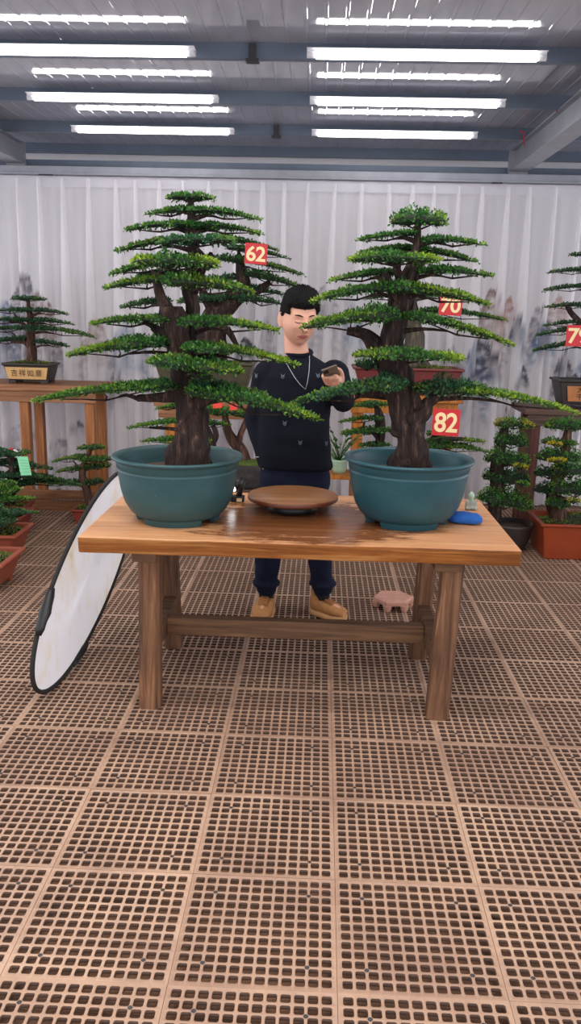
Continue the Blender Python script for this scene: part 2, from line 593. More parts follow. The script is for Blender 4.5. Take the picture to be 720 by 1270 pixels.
def build_ceiling():
    prof = []
    x = -4.4
    while x < 4.2:
        prof += [(x, CZ), (x + .082, CZ), (x + .086, CZ - .002), (x + .098, CZ - .002)]
        x += .102
    mb = MB(); vs = []; n = len(prof)
    for y in (-2.4, 8.3):
        vs += [(px, y, pz) for px, pz in prof]
    for y in (-2.4, 8.3):
        vs += [(px, y, CZ + .05) for px, pz in prof]
    fs = [(k, n + k, n + k + 1, k + 1) for k in range(n - 1)] + [(2 * n + k, 2 * n + k + 1, 3 * n + k + 1, 3 * n + k) for k in range(n - 1)]
    mb.add(vs, fs)
    t = NT('ceiling_panel')
    g = t.noise(t.coord((1, .4, 1)), 2.5, 4)
    t.set(t.ramp(g, [(.3, srgb(150, 150, 162)), (.7, srgb(172, 172, 182))]), .05, 0, .5)
    mb.obj('ceiling', t.mat, kind='structure')


build_ceiling()
mb = MB(); mb.box((-4.4, 8.0, -.05), (4.2, 8.1, CZ)); mb.obj('wall_back', M['plaster'], kind='structure')
n_trim = 0


def trim(mb, mat, bevel=0):
    global n_trim
    n_trim += 1
    return mb.obj('trim_%d' % n_trim, mat, kind='structure', bevel=bevel)


for y in [7.88] + [v + .07 for v in LAMP_Y] + [3.93, 2.91]:       # C-section purlins
    mb = MB(); mb.box((-4.4, y, CZ - .075), (4.2, y + .006, CZ - .001))
    mb.box((-4.4, y, CZ - .079), (4.2, y + .055, CZ - .075)); mb.box((-4.4, y + .05, CZ - .075), (4.2, y + .055, CZ - .058))
    trim(mb, M['steel_blue'])
for x0, x1 in ((1.505, 1.655), (-2.70, -2.55)):                    # rafters
    mb = MB(); xm = (x0 + x1) / 2
    mb.box((x0, -1.5, 2.82), (x1, 7.46, 2.832)); mb.box((x0, -1.5, 2.98), (x1, 7.46, 2.99)); mb.box((xm - .035, -1.5, 2.832), (xm + .035, 7.44, 2.98))
    mb.box((x0 - .005, 7.44, 2.79), (x1 + .005, 7.475, 2.99))
    trim(mb, M['steel_grey'])
mb = MB(); mb.box((-4.4, 7.5, 2.80), (4.2, 7.58, 2.862)); trim(mb, M['steel_blue'])
mb = MB(); mb.box((-4.4, 7.95, 2.72), (4.2, 8.0, 2.80)); trim(mb, M['steel_grey'])


def clip_bracket(x, y):
    mb = MB(); mb.box((x - .02, y - .015, CZ - .09), (x + .02, y + .05, CZ - .01)); mb.box((x - .035, y - .02, CZ - .1), (x + .035, y + .04, CZ - .085))
    return mb


for x, y in ((-.42, LAMP_Y[0] + .06), (-.40, LAMP_Y[2] + .06)):
    o = clip_bracket(x, y).obj('purlin_bracket', M['steel_dark'])
    tag(o, 'small dark steel bracket on the ' + ('front' if y < 6 else 'rear') + ' purlin between the lamps', 'bracket')


def tube_lamp(x0, x1, y, label):
    t = thing('tube_lamp', label, 'lamp', ((x0 + x1) / 2, y, 2.99), 'ceiling tube lamps')
    h = MB(); h.box((x0 - .05, y - .050, 3.006), (x1 + .05, y + .04, 3.009)); h.box((x0 - .05, y - .012, 2.995), (x1 + .05, y + .036, 3.007))
    h.obj('housing', M['white_metal'], t, bevel=.002)
    g = MB(); g.tube([(x0, y, 2.985), (x1, y, 2.985)], .021, 14)
    g.obj('tube', M['tube'], t)
    for xa, xb in ((x0 - .05, x0), (x1, x1 + .05)):
        e = MB(); e.tube([(xa, y, 2.986), (xb, y, 2.986)], .017, 12); e.box((xa, y - .01, 2.986), (xb, y + .012, 3.0))
        e.obj('end_cap', M['white_metal'], t)


for (px, py, nm) in ((650, 172, 'far'), (690, 128, 'near')):
    d = ROT @ Vector(((px - 360) / F_PX, -(py - 635) / F_PX, -1)); q = Vector((0, 0, CAM_H)) + d * (1.495 / d.x)
    mb = MB(); P_, R_ = resample([q + Vector((-.04, 0, .05)), q + Vector((-.01, -.02, .04)), q + Vector((-.004, .02, -.01)), q + Vector((.004, .0, -.05))], [.005] * 4, .02)
    mb.tube(P_, R_, 7); tag(mb.obj('cable_end', M['red_plate']), 'short loose red cable at the %s purlin joint of the right roof beam' % nm, 'cable')
NM = ['front', 'middle', 'rear']
for i, y in enumerate(LAMP_Y):
    for sd, (x0, x1) in zip(('left', 'right'), LAMP_X):
        tube_lamp(x0, x1, y, 'lit white tube lamp on the ceiling, %s one of the %s-hand row' % (['nearest', 'middle', 'rearmost'][i], sd))

# ------------------------------------------------------------------ CURTAIN with rail
CY = 7.40
CTOP = 2.715
mb = MB(); mb.box((-4.3, CY - .05, 2.728), (4.1, CY + .03, 2.79)); mb.box((-4.3, CY - .056, 2.722), (4.1, CY - .05, 2.742))
rail = mb.obj('curtain_rail', M['steel_grey'], bevel=.004)
tag(rail, 'long silver curtain rail above the white sheer curtain', 'rail')
mb = MB(); mb.box((1.35, CY - .065, 2.712), (1.44, CY - .05, 2.722)); mb.obj('rail_clip', M['steel_dark'], rail)
mb = MB(); mb.box((-2.40, CY - .065, 2.712), (-2.28, CY - .05, 2.722)); mb.obj('rail_clip', M['steel_dark'], rail)


def fbm(x, y, o=4):
    return noise.fractal(Vector((x, y, 3.7)), 1.0, 2.0, o)


PEAKS = []   # centre x, top z, half width, height, colour
def peak(px, py, w, h, col, dens=.5):
    p = at(px, py, CY)
    PEAKS.append((p.x, p.z, w / ppm(CY), h / ppm(CY), col, dens))


GREY, BLUE, BROWN, GREEN = (118, 112, 122), (70, 100, 140), (150, 122, 118), (168, 180, 156)
for a in [(28, 345, 22, 70, GREY, .6), (48, 355, 18, 70, BROWN, .6), (5, 372, 14, 60, BLUE, .75), (12, 385, 26, 60, GREY, .5), (70, 420, 10, 40, GREY, .5), (120, 400, 20, 50, BROWN, .4),
          (160, 395, 20, 60, BLUE, .4), (145, 450, 9, 40, GREY, .5), (215, 380, 16, 70, BROWN, .5), (305, 412, 10, 30, (50, 56, 66), .9), (330, 395, 10, 50, GREY, .4), (405, 350, 14, 60, GREY, .4),
          (440, 370, 12, 60, BLUE, .35), (590, 415, 15, 62, BLUE, .85), (600, 405, 12, 50, (70, 76, 92), .7), (612, 355, 14, 60, BROWN, .55), (632, 365, 8, 30, (190, 138, 124), .6), (642, 385, 8, 42, (80, 90, 110), .7),
          (668, 375, 9, 50, GREY, .6), (676, 390, 12, 40, BLUE, .6), (608, 430, 10, 30, (92, 84, 96), .7), (648, 450, 7, 28, (84, 86, 96), .8), (632, 500, 6, 30, GREY, .5), (692, 365, 12, 40, (186, 142, 130), .5),
          (700, 430, 10, 60, (96, 90, 104), .7), (560, 430, 30, 60, GREY, .3), (30, 520, 26, 50, GREY, .25), (75, 540, 20, 70, GREY, .3), (96, 521, 7, 12, (96, 88, 88), .5), (706, 448, 4, 30, (70, 66, 72), 1), (712, 462, 7, 14, (70, 66, 72), 1), (-40, 380, 30, 80, BLUE, .5), (760, 390, 30, 80, BLUE, .5), (800, 380, 40, 90, GREY, .5)]:
    peak(*a)


def print_col(x, z):
    base = np.array([246., 243., 246.])
    band = math.exp(-((z - 1.35) / .45) ** 2)
    c = base * (1 - .10 * band) + np.array([214., 212., 190.]) * .10 * band
    f = fbm(x * 1.5, z * 2.2)
    k = max(0, f) * .2 * math.exp(-((z - 1.45) / .5) ** 2)
    c = c * (1 - k) + np.array([168, 164, 176.]) * k
    for (cx, cz, w, h, col, d) in PEAKS:
        dx = (x - cx) / w
        if abs(dx) > 1.6: continue
        n1 = fbm(x * 9 + cx, z * 3 + cz * 5, 5)
        top = cz - h * (abs(dx) ** 1.4) * .55 + n1 * h * .22
        if z > top: continue
        dn = (top - z) / h
        if dn > 1.25: continue
        a = d * max(0, 1 - dn / 1.2) ** .8 * min(1, dn * 22) * max(0, 1 - max(0, abs(dx) - .8) / .8)
        a *= .62 + .75 * max(-.6, min(.6, fbm(x * 16, z * 22 + cx, 4) * 1.3))
        a = max(0, min(1, a * 1.7))
        c = c * (1 - a) + np.array(col, float) * a
    return c


def sheer(name):
    t = NT(name)
    a = t.node('Attribute'); a.attribute_name = 'print'
    wv = t.noise(t.coord((900, 1, 900)), 1.0, 1)
    c = a.outputs['Color']
    t.set(c, .85, 0, .1)
    tl = t.node('BsdfTranslucent'); t.link(c, tl.inputs['Color'])
    m1 = t.node('MixShader'); m1.inputs[0].default_value = .3
    t.link(t.p.outputs[0], m1.inputs[1]); t.link(tl.outputs[0], m1.inputs[2])
    tr = t.node('BsdfTransparent')
    m2 = t.node('MixShader'); m2.inputs[0].default_value = .84
    t.link(tr.outputs[0], m2.inputs[1]); t.link(m1.outputs[0], m2.inputs[2])
    t.link(m2.outputs[0], t.out.inputs['Surface'])
    return t.mat


M['sheer'] = sheer('sheer_print')


def grid_mesh(name, xs, zs, yfun, colfun, parent, mat):
    b = base_of(parent)
    nx, nz = len(xs), len(zs)
    V = []; Cc = []
    for z in zs:
        for x in xs:
            px, py = yfun(x, z)
            V.append((px - b.x, py - b.y, z - b.z)); Cc.append(colfun(px, z))
    fs = [(j * nx + i, j * nx + i + 1, (j + 1) * nx + i + 1, (j + 1) * nx + i) for j in range(nz - 1) for i in range(nx - 1)]
    me = bpy.data.meshes.new(name); me.from_pydata(V, [], fs)
    ca = me.color_attributes.new('print', 'FLOAT_COLOR', 'POINT')
    lin = np.array(Cc) / 255; lin = np.where(lin <= .04045, lin / 12.92, ((lin + .055) / 1.055) ** 2.4)
    ca.data.foreach_set('color', np.concatenate([lin, np.ones((len(lin), 1))], 1).astype(np.float32).ravel())
    me.polygons.foreach_set('use_smooth', [True] * len(fs)); me.materials.append(mat)
    o = bpy.data.objects.new(name, me); COL.objects.link(o); o.parent = parent
    return o


def build_curtain():
    t = thing('curtain', 'white sheer pleated curtain with an ink mountain print across the back', 'curtain', (0, CY, 0))
    xs = np.arange(-4.2, 4.05, .0125); zs = np.concatenate([np.arange(.015, 2.1, .016), np.arange(2.1, CTOP + .001, .06)])
    def yf(x, z):
        k = 1 - z / CTOP
        amp = .008 + .03 * k
        y = CY + amp * (math.sin(x * 31 + 2 * noise.noise(Vector((x * 1.3, z * .25, 0)))) + .6 * math.sin(x * 53 + 1.7 + 1.5 * noise.noise(Vector((x * 2.1, z * .3, 5)))))
        return x, y
    grid_mesh('cloth', xs, zs, yf, print_col, t, M['sheer'])
    hb = grid_mesh('header_band', np.arange(-4.2, 4.05, .03), np.array([2.63, 2.67, CTOP]), lambda x, z: (x, CY - .022 + .005 * math.sin(x * 30)), lambda x, z: np.array([240, 238, 244.]), t, M['sheer'])
    # pinch pleats: doubled cloth hanging in front of the sheet
    x = -4.1
    k = 0
    while x < 4.0:
        sway = random.uniform(-.05, .03) ; w0 = random.uniform(.010, .016); w1 = random.uniform(.03, .055)
        zz = np.concatenate([np.arange(.03, 2.45, .08), np.arange(2.45, CTOP - .02, .03)])
        uu = np.linspace(-1, 1, 7)
        L = 1.0
        def yf2(u, z, x=x, sway=sway, w0=w0, w1=w1):
            q = 1 - z / CTOP
            w = w0 + (w1 - w0) * min(1, q * 2.2) ** .8
            cx = x + sway * q + .012 * noise.noise(Vector((x * 3, z * .8, 1)))
            return cx + u * w, CY - .055 - .02 * (1 - u * u) * (1 + q)
        grid_mesh('pleat', uu, zz, yf2, print_col, t, M['sheer'])
        x += random.uniform(.165, .235)


build_curtain()

# ------------------------------------------------------------------ BONSAI
def blade_cloud(P, Dv, W, L, tip):
    """leaf blades: P base points, Dv directions, W width vectors, L lengths -> vertex array (4 each)"""
    mid = P + Dv * (L * .5)[:, None]
    end = P + Dv * L[:, None]
    v = np.stack([P, mid + W, end, mid - W], 1).reshape(-1, 3)
    return v, np.repeat(tip, 4)


def foliage_pad(name, A, B, thick, depth, kind, leaf, count, mat, parent, yellow=0.25, bend=0.0, seed=0):
    rng = np.random.default_rng(seed)
    A = np.array(A); B = np.array(B)
    ax = B - A; Ln = np.linalg.norm(ax); ax = ax / Ln
    yv = np.array([0, 1, 0.]); yv = yv - ax * yv.dot(ax); yv /= np.linalg.norm(yv); up = np.cross(ax, yv)
    if up[2] < 0: up = -up
    T = thick / 2
    ph = rng.uniform(0, 6.28, 4)
    def env(u):
        e = np.clip(1 - (2 * u - 1) ** 2, 0, 1) ** .5
        if kind == 'L':    # fine tip at A
            e = np.clip(u, 0, 1) ** .62 * np.clip(1 - np.clip((u - .8) / .2, 0, 1) ** 2, 0, 1) ** .5
        elif kind == 'R':
            w = 1 - u
            e = np.clip(w, 0, 1) ** .62 * np.clip(1 - np.clip((w - .8) / .2, 0, 1) ** 2, 0, 1) ** .5
        elif kind == 'D':
            e = np.clip(1 - (2 * u - 1) ** 2, 0, 1) ** .42
        return e * (1 + .16 * np.sin(u * 11 + ph[0]) + .12 * np.sin(u * 23 + ph[1]))
    def center(u):
        arch = np.sin(np.pi * np.clip(u, 0, 1)) * bend * Ln
        return A + ax * (u * Ln)[:, None] + up * arch[:, None] + yv * (.12 * depth * np.sin(u * 7 + ph[2]))[:, None]
    # leaves
    n = count
    u = rng.uniform(0, 1, n)
    e0 = env(u)
    keep = rng.uniform(0, 1.1, n) < (e0 + .12)
    u = u[keep]; e0 = e0[keep]; n = len(u)
    v = rng.uniform(-1, 1, n); v = np.sign(v) * np.abs(v) ** .75
    h = np.sqrt(np.clip(1 - v * v, 0, 1))
    lower = rng.uniform(size=n) < .3
    flat = -.55 if kind != 'D' else -.25
    w = np.where(lower, h * flat * rng.uniform(.2, 1, n), h * rng.uniform(.45, 1.0, n))
    lump = 1 + .25 * np.sin(u * 17 + v * 5 + ph[3])
    P = center(u) + yv * (v * e0 * depth)[:, None] + up * (w * T * e0 ** .8 * lump)[:, None]
    out = yv * (v * .9)[:, None] + ax * ((u - .5) * (1.2))[:, None] + up * np.where(lower, .1, .95)[:, None]
    Dv = out + rng.normal(size=(n, 3)) * .7
    Dv /= np.linalg.norm(Dv, axis=1)[:, None]
    Wd = np.cross(Dv, rng.normal(size=(n, 3))); Wd /= np.linalg.norm(Wd, axis=1)[:, None]
    L = leaf * rng.uniform(.65, 1.35, n)
    Wd = Wd * (L * .27)[:, None]
    edge = np.abs(2 * u - 1) if kind in 'BD' else (1 - u if kind == 'L' else u)
    tipn = 1 / (1 + np.exp(-(edge * 1.0 + .9 * np.sin(u * 6 + v * 2.5 + ph[0]) * .35 + rng.normal(size=n) * .25 - 1.25 + yellow) * 6))
    tipn = np.where(lower, tipn * .4, tipn) * .85
    vv, tt = blade_cloud(P, Dv, Wd, L, tipn)
    nl = len(vv) // 4
    # solid core, shade under the leaves put into its dark colour
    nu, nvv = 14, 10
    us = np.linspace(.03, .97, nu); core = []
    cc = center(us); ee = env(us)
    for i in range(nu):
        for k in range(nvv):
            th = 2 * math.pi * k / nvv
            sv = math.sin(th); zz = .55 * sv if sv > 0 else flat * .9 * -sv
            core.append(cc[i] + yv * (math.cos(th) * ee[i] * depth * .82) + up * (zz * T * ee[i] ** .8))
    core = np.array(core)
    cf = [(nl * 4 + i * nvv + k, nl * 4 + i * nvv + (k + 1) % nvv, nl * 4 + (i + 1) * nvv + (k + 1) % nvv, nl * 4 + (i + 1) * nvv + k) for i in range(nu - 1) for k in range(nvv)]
    allv = np.concatenate([vv, core]) - np.array(base_of(parent))
    lf = np.arange(nl * 4).reshape(-1, 4)
    me = bpy.data.meshes.new(name)
    me.vertices.add(len(allv)); me.vertices.foreach_set('co', allv.astype(np.float32).ravel())
    lp = np.concatenate([lf.ravel(), np.array(cf).ravel()]).astype(np.int32)
    me.loops.add(len(lp)); me.loops.foreach_set('vertex_index', lp)
    npoly = nl + len(cf)
    me.polygons.add(npoly); me.polygons.foreach_set('loop_start', np.arange(npoly, dtype=np.int32) * 4)
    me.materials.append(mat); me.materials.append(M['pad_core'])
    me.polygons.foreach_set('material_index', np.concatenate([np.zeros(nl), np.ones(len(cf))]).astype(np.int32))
    at_ = me.attributes.new('tip', 'FLOAT', 'POINT')
    at_.data.foreach_set('value', np.concatenate([tt, np.zeros(len(core))]).astype(np.float32))
    me.update(calc_edges=True)
    o = bpy.data.objects.new(name, me); COL.objects.link(o); o.parent = parent
    return o


def bonsai_crown(root, Y, trunks, pads, leafmat='leaf', leaf=.013, dens=1.0, bark='bark', yellow=.25, branch_r=.011, depth_k=.4, flute=.16):
    """trunks: lists of (px, py, radius px[, dY]); pads: (xa, ya, xb, yb, t, dY, kind[, leafmat[, yellow]]) in photo pixels"""
    k = 1 / ppm(Y)
    tm = MB()
    main = []
    for ti, tr in enumerate(trunks):
        pts = [at(a[0], a[1], Y + (a[3] if len(a) > 3 else 0)) for a in tr]
        P, R = resample(pts, [a[2] * k for a in tr], .012 if Y < 5 else .02)
        tm.tube(P, R, n=18 if Y < 5 else 10, rough=.28, flute=flute if R[0] > .02 else .05, twist=.12, seed=ti * 3.1 + Y)
        main += list(zip(P, R))
    for pd in pads:
        xa, ya, xb, yb, t, dY, kind = pd[:7]
        A = at(xa, ya, Y + dY); B = at(xb, yb, Y + dY)
        Ln = (B - A).length
        mm = M[pd[7]] if len(pd) > 7 and pd[7] else M[leafmat]
        yl = pd[8] if len(pd) > 8 else yellow
        # the branch that carries the pad
        for fr in (.42,):
            q = A.lerp(B, fr if kind in 'RBD' else 1 - fr) + Vector((0, 0, -t * k * .22))
            best = min(main, key=lambda pr: (pr[0] - q).length + max(0, pr[0].z - q.z) * 1.5 + max(0, q.z - pr[0].z - .06) * 2.5)
            s = best[0]; mid = s.lerp(q, .55) + Vector((0, 0, .012))
            P, R = resample([s, mid, q], [min(best[1] * .8, branch_r * 1.2), branch_r * .7, branch_r * .3], .03)
            tm.tube(P, R, n=7, rough=.2, seed=SEED[0])
        # a few twigs into the pad
        for j in range(3):
            fr = .2 + .3 * j
            q = A.lerp(B, fr); q0 = A.lerp(B, .5) + Vector((0, 0, -t * k * .3))
            tm.tube([q0, q0.lerp(q, .5) + Vector((0, random.uniform(-.03, .03), 0)), q], [branch_r * .4, branch_r * .3, branch_r * .2], n=5)
        SEED[0] += 1
        dpt = max(.05, min(.19 if Y < 5 else .24, Ln * depth_k))
        cnt = int(dens * (Ln * (dpt * 2 + t * k) / (leaf * leaf)) * 2.6 + 60)
        dpt *= .85
        see = 2 * dpt * abs((ya + yb) / 2 - 368) / F_PX
        tk = max(.45 * t * k, t * k - leaf * .7 - see * .6)
        if kind == 'D': tk = t * k * (1.3 if Y > 5 else 1.1)
        foliage_pad('foliage_pad', A, B, tk, dpt, kind, leaf, cnt, mm, root, yl, 0.02 if kind in 'BD' else .035, SEED[0])
    o = tm.obj('trunk', M[bark], root)
    return o


def sit(px, py, Y, z):
    p = at(px, py, Y); p.z = z
    return p


def clump(mb, c, rx, ry, rz, n, s=.012):
    pass


TZ = 0.77
# ---- round teal training pots
def round_pot(root, c, zt, R, mat, soilmat):
    """c: centre on the table, zt: rim height"""
    h = zt - c.z
    body = [(.60, .075), (.66, .10), (.74, .17), (.82, .30), (.875, .48), (.905, .66), (.925, .78), (.93, .80), (.915, .815), (.935, .83), (.945, .91), (.95, .935),
            (1.0, .95), (1.01, .975), (1.0, .995), (.975, 1.0), (.93, .985), (.90, .95), (.87, .8), (.80, .58)]
    mb = MB(); mb.lathe([(0.001, .09 * h)] + [(r * R, z * h) for r, z in body] + [(.001, .60 * h)], c, 72)
    p = mb.obj('pot', M[mat], root)
    for a in (-90, 30, 150):       # three feet with gaps between
        f = MB(); n = 14; a0 = math.radians(a - 42); a1 = math.radians(a + 42); vs = []
        for i in range(n + 1):
            th = a0 + (a1 - a0) * i / n
            for r, z in ((.63, .001), (.52, .001), (.52, .1 * h), (.665, .1 * h)):
                vs.append((c.x + r * R * math.cos(th), c.y + r * R * math.sin(th), c.z + z))
        fs = []
        for i in range(n):
            for q in range(4):
                fs.append((i * 4 + q, i * 4 + (q + 1) % 4, (i + 1) * 4 + (q + 1) % 4, (i + 1) * 4 + q))
        fs += [(3, 2, 1, 0), (n * 4, n * 4 + 1, n * 4 + 2, n * 4 + 3)]
        f.add(vs, fs); f.obj('pot_foot', M[mat], p)
    s = MB(); s.lathe([(.001, .80 * h), (.5 * R, .79 * h), (.78 * R, .75 * h), (.85 * R, .72 * h), (.83 * R, .64 * h), (.001, .64 * h)], c, 40)
    s.obj('soil', M[soilmat], root)
    return p


def rect_pot(root, c, w, d, h, flare, mat, rim=.012, soil='moss', panel=None, feet=True, rot=0.0, lip=.02):
    """c centre of the base; outward-leaning walls, flat rim, feet"""
    b = base_of(root)
    rm = Matrix.Rotation(rot, 3, 'Z')
    def rr(mb):
        mb.v = [tuple(c + rm @ (Vector(p) - c)) for p in mb.v]
        return mb
    mb = MB()
    f0 = .14 * h if feet else .0
    def ring(sx, sy, z): return [(c.x - sx, c.y - sy, c.z + z), (c.x + sx, c.y - sy, c.z + z), (c.x + sx, c.y + sy, c.z + z), (c.x - sx, c.y + sy, c.z + z)]
    w2, d2 = w / 2, d / 2
    mb.loft([ring(w2 - flare, d2 - flare * .7, f0), ring(w2 - flare * .45, d2 - flare * .3, h * .55), ring(w2, d2, h - lip), ring(w2 + rim, d2 + rim, h - lip * .9), ring(w2 + rim, d2 + rim, h),
             ring(w2 - .012, d2 - .012, h), ring(w2 - .016, d2 - .016, h * .8)], smooth=False)
    p = rr(mb).obj('pot', M[mat], root, bevel=.006)
    if feet:
        for sx in (-1, 1):
            for sy in (-1, 1):
                x = c.x + sx * (w2 - flare - .03); y = c.y + sy * (d2 - flare * .7 - .025)
                f = MB(); f.box((x - .03, y - .025, c.z), (x + .03, y + .025, c.z + f0 + .005)); rr(f).obj('pot_foot', M[mat], p, bevel=.004)
    s = MB(); n = 14; vs = []; fs = []
    for i in range(n + 1):
        for j in range(n + 1):
            u = -1 + 2 * i / n; v = -1 + 2 * j / n
            hz = h * .86 + .035 * (1 - u * u) * (1 - v * v) * min(1, w) + .006 * noise.noise(Vector((i * .9, j * .9, w * 9)))
            vs.append((c.x + u * (w2 - .015), c.y + v * (d2 - .015), c.z + hz))
    fs = [(i * (n + 1) + j, (i + 1) * (n + 1) + j, (i + 1) * (n + 1) + j + 1, i * (n + 1) + j + 1) for i in range(n) for j in range(n)]
    s.add(vs, fs, 0, True); rr(s).obj('moss' if soil == 'moss' else 'soil', M[soil], root)
    if soil == 'moss':
        SEED[0] += 1
        foliage_pad('moss_tuft', (c.x - w2 * .9, c.y, c.z + h * .90), (c.x + w2 * .9, c.y, c.z + h * .90), .05, d2 * .8, 'D', .012, int(900 + 1600 * w), M['moss_blade'], root, .45, .02, SEED[0])
    return p


def text_mesh(body, size, bold=0.0, extrude=.001, spacing=1.0):
    cu = bpy.data.curves.new('txt', 'FONT'); cu.body = body; cu.size = size; cu.align_x = 'CENTER'; cu.align_y = 'CENTER'
    cu.offset = bold; cu.extrude = extrude; cu.space_character = spacing
    o = bpy.data.objects.new('txt', cu); COL.objects.link(o)
    bpy.context.view_layer.update()
    me = bpy.data.meshes.new_from_object(o.evaluated_get(bpy.context.evaluated_depsgraph_get()))
    bpy.data.objects.remove(o)
    return me


def nearest_twig(root, p):
    b = base_of(root); best = None
    for o in root.children:
        if o.name.split('.')[0] not in ('foliage_pad', 'trunk'): continue
        n = len(o.data.vertices); co = np.empty(n * 3, np.float32); o.data.vertices.foreach_get('co', co)
        co = co.reshape(-1, 3) + np.array(b); d = ((co - np.array(p)) ** 2).sum(1); i = int(d.argmin())
        if best is None or d[i] < best[0]: best = (d[i], Vector([float(q) for q in co[i]]))
    return best[1]


def number_sign(text, x0, y0, x1, y1, Y, label, skew=0.0, root=None):
    a = at(x0, y0, Y); b = at(x1, y1, Y)
    w = b.x - a.x; h = a.z - b.z; c = (a + b) / 2
    t = thing('number_sign', label, 'sign', c, 'red number signs on the trees')
    p = MB(); p.box((c.x - w / 2, c.y - .002, c.z - h / 2), (c.x + w / 2, c.y + .002, c.z + h / 2)); p.obj('plate', M['red_plate'], t, bevel=.0015)
    me = text_mesh(text, h * .98, h * .022, .0012, .95)
    xs = [v.co.x for v in me.vertices]; ys = [v.co.y for v in me.vertices]
    sx = w * .86 / (max(xs) - min(xs)); sy = h * .74 / (max(ys) - min(ys)); mx = (max(xs) + min(xs)) / 2; my = (max(ys) + min(ys)) / 2
    for v in me.vertices:
        v.co = Vector(((v.co.x - mx) * sx, -.0032 - v.co.z * .2, (v.co.y - my) * sy))
    me.materials.clear(); me.materials.append(M['cream'])
    o = bpy.data.objects.new('numeral', me); COL.objects.link(o); o.parent = t
    wr = MB(); wr.tube([(c.x - .01, c.y + .003, c.z + h * .45), (c.x, c.y + .02, c.z + h * .62), (c.x + .012, c.y + .003, c.z + h * .45)], .0015, 5); tw = nearest_twig(root, c + Vector((0, .01, h * .5))); wr.tube([c + Vector((0, .02, h * .62)), (c + Vector((0, .02, h * .62))).lerp(tw, .5) + Vector((0, 0, .004)), tw], .0018, 5); wr.obj('wire', M['steel_dark'], t)
    t.rotation_euler = (0, skew, 0)
    return t


# ---- left main tree
YL = 3.51
cL = Vector((at(221, 640, YL).x, YL, TZ)); zL = at(221, 563, YL).z
tl = thing('potted_bonsai', 'tall tiered bonsai in round teal pot on the left half of the table', 'bonsai', cL, 'large bonsai on the table')
round_pot(tl, cL, zL, .277, 'pot_teal_dusty', 'soil')
bonsai_crown(tl, YL, [
    [(234, 580, 27), (236, 560, 24), (239, 530, 19), (236, 505, 15), (229, 475, 15), (225, 445, 17), (218, 415, 16), (213, 392, 16), (212, 380, 13)],
    [(230, 470, 10, .02), (240, 440, 10, .05), (239, 410, 9, .06), (238, 380, 9, .06), (236, 350, 8, .04), (240, 320, 6, .02), (238, 290, 5), (237, 262, 4.5), (236, 244, 3)],
    [(213, 392, 10), (200, 370, 6, -.03), (193, 345, 4, -.05)], [(238, 360, 6, .03), (250, 335, 4.5, -.05), (262, 315, 3.5, -.02)],
    [(222, 430, 10), (205, 418, 7), (190, 405, 5)], [(236, 505, 10), (255, 494, 7, -.05), (280, 492, 5, -.08)], [(228, 485, 9), (205, 492, 6), (170, 494, 4)]],
    [(207, 246, 265, 247, 13, 0, 'B', None, .1),
     (178, 267, 248, 262, 11, .05, 'L', None, .05), (232, 262, 323, 273, 12, -.03, 'R', None, .1),
     (153, 286, 246, 281, 12, 0, 'L', None, .1), (232, 281, 326, 291, 12, .02, 'R', None, .1),
     (143, 312, 232, 299, 13, .06, 'L'), (196, 302, 292, 300, 15, -.12, 'B', 'leaf_blue', .15),
     (135, 341, 225, 326, 15, .03, 'L'), (165, 326, 272, 330, 24, -.17, 'B', None, .5),
     (130, 358, 236, 347, 18, -.02, 'L', None, .45), (205, 350, 315, 363, 26, -.15, 'R', None, .45), (172, 344, 232, 340, 13, .12, 'B', 'leaf_blue', .0),
     (147, 383, 212, 374, 12, .12, 'L', 'leaf_blue', .05),
     (111, 403, 214, 398, 15, -.03, 'L', None, .4), (222, 400, 347, 411, 19, -.1, 'R', None, .4),
     (83, 442, 212, 426, 28, -.04, 'L', None, .3), (228, 430, 370, 453, 20, -.1, 'R', None, .5),
     (183, 449, 300, 462, 25, -.2, 'B', None, .3), (233, 460, 262, 471, 14, -.17, 'B', None, .3),
     (40, 499, 222, 480, 23, -.06, 'L', None, .3), (232, 484, 398, 521, 34, -.16, 'R', None, .25), (235, 476, 300, 490, 24, -.1, 'B', 'leaf_blue', 0)],
    leaf=.0148, dens=1.25)

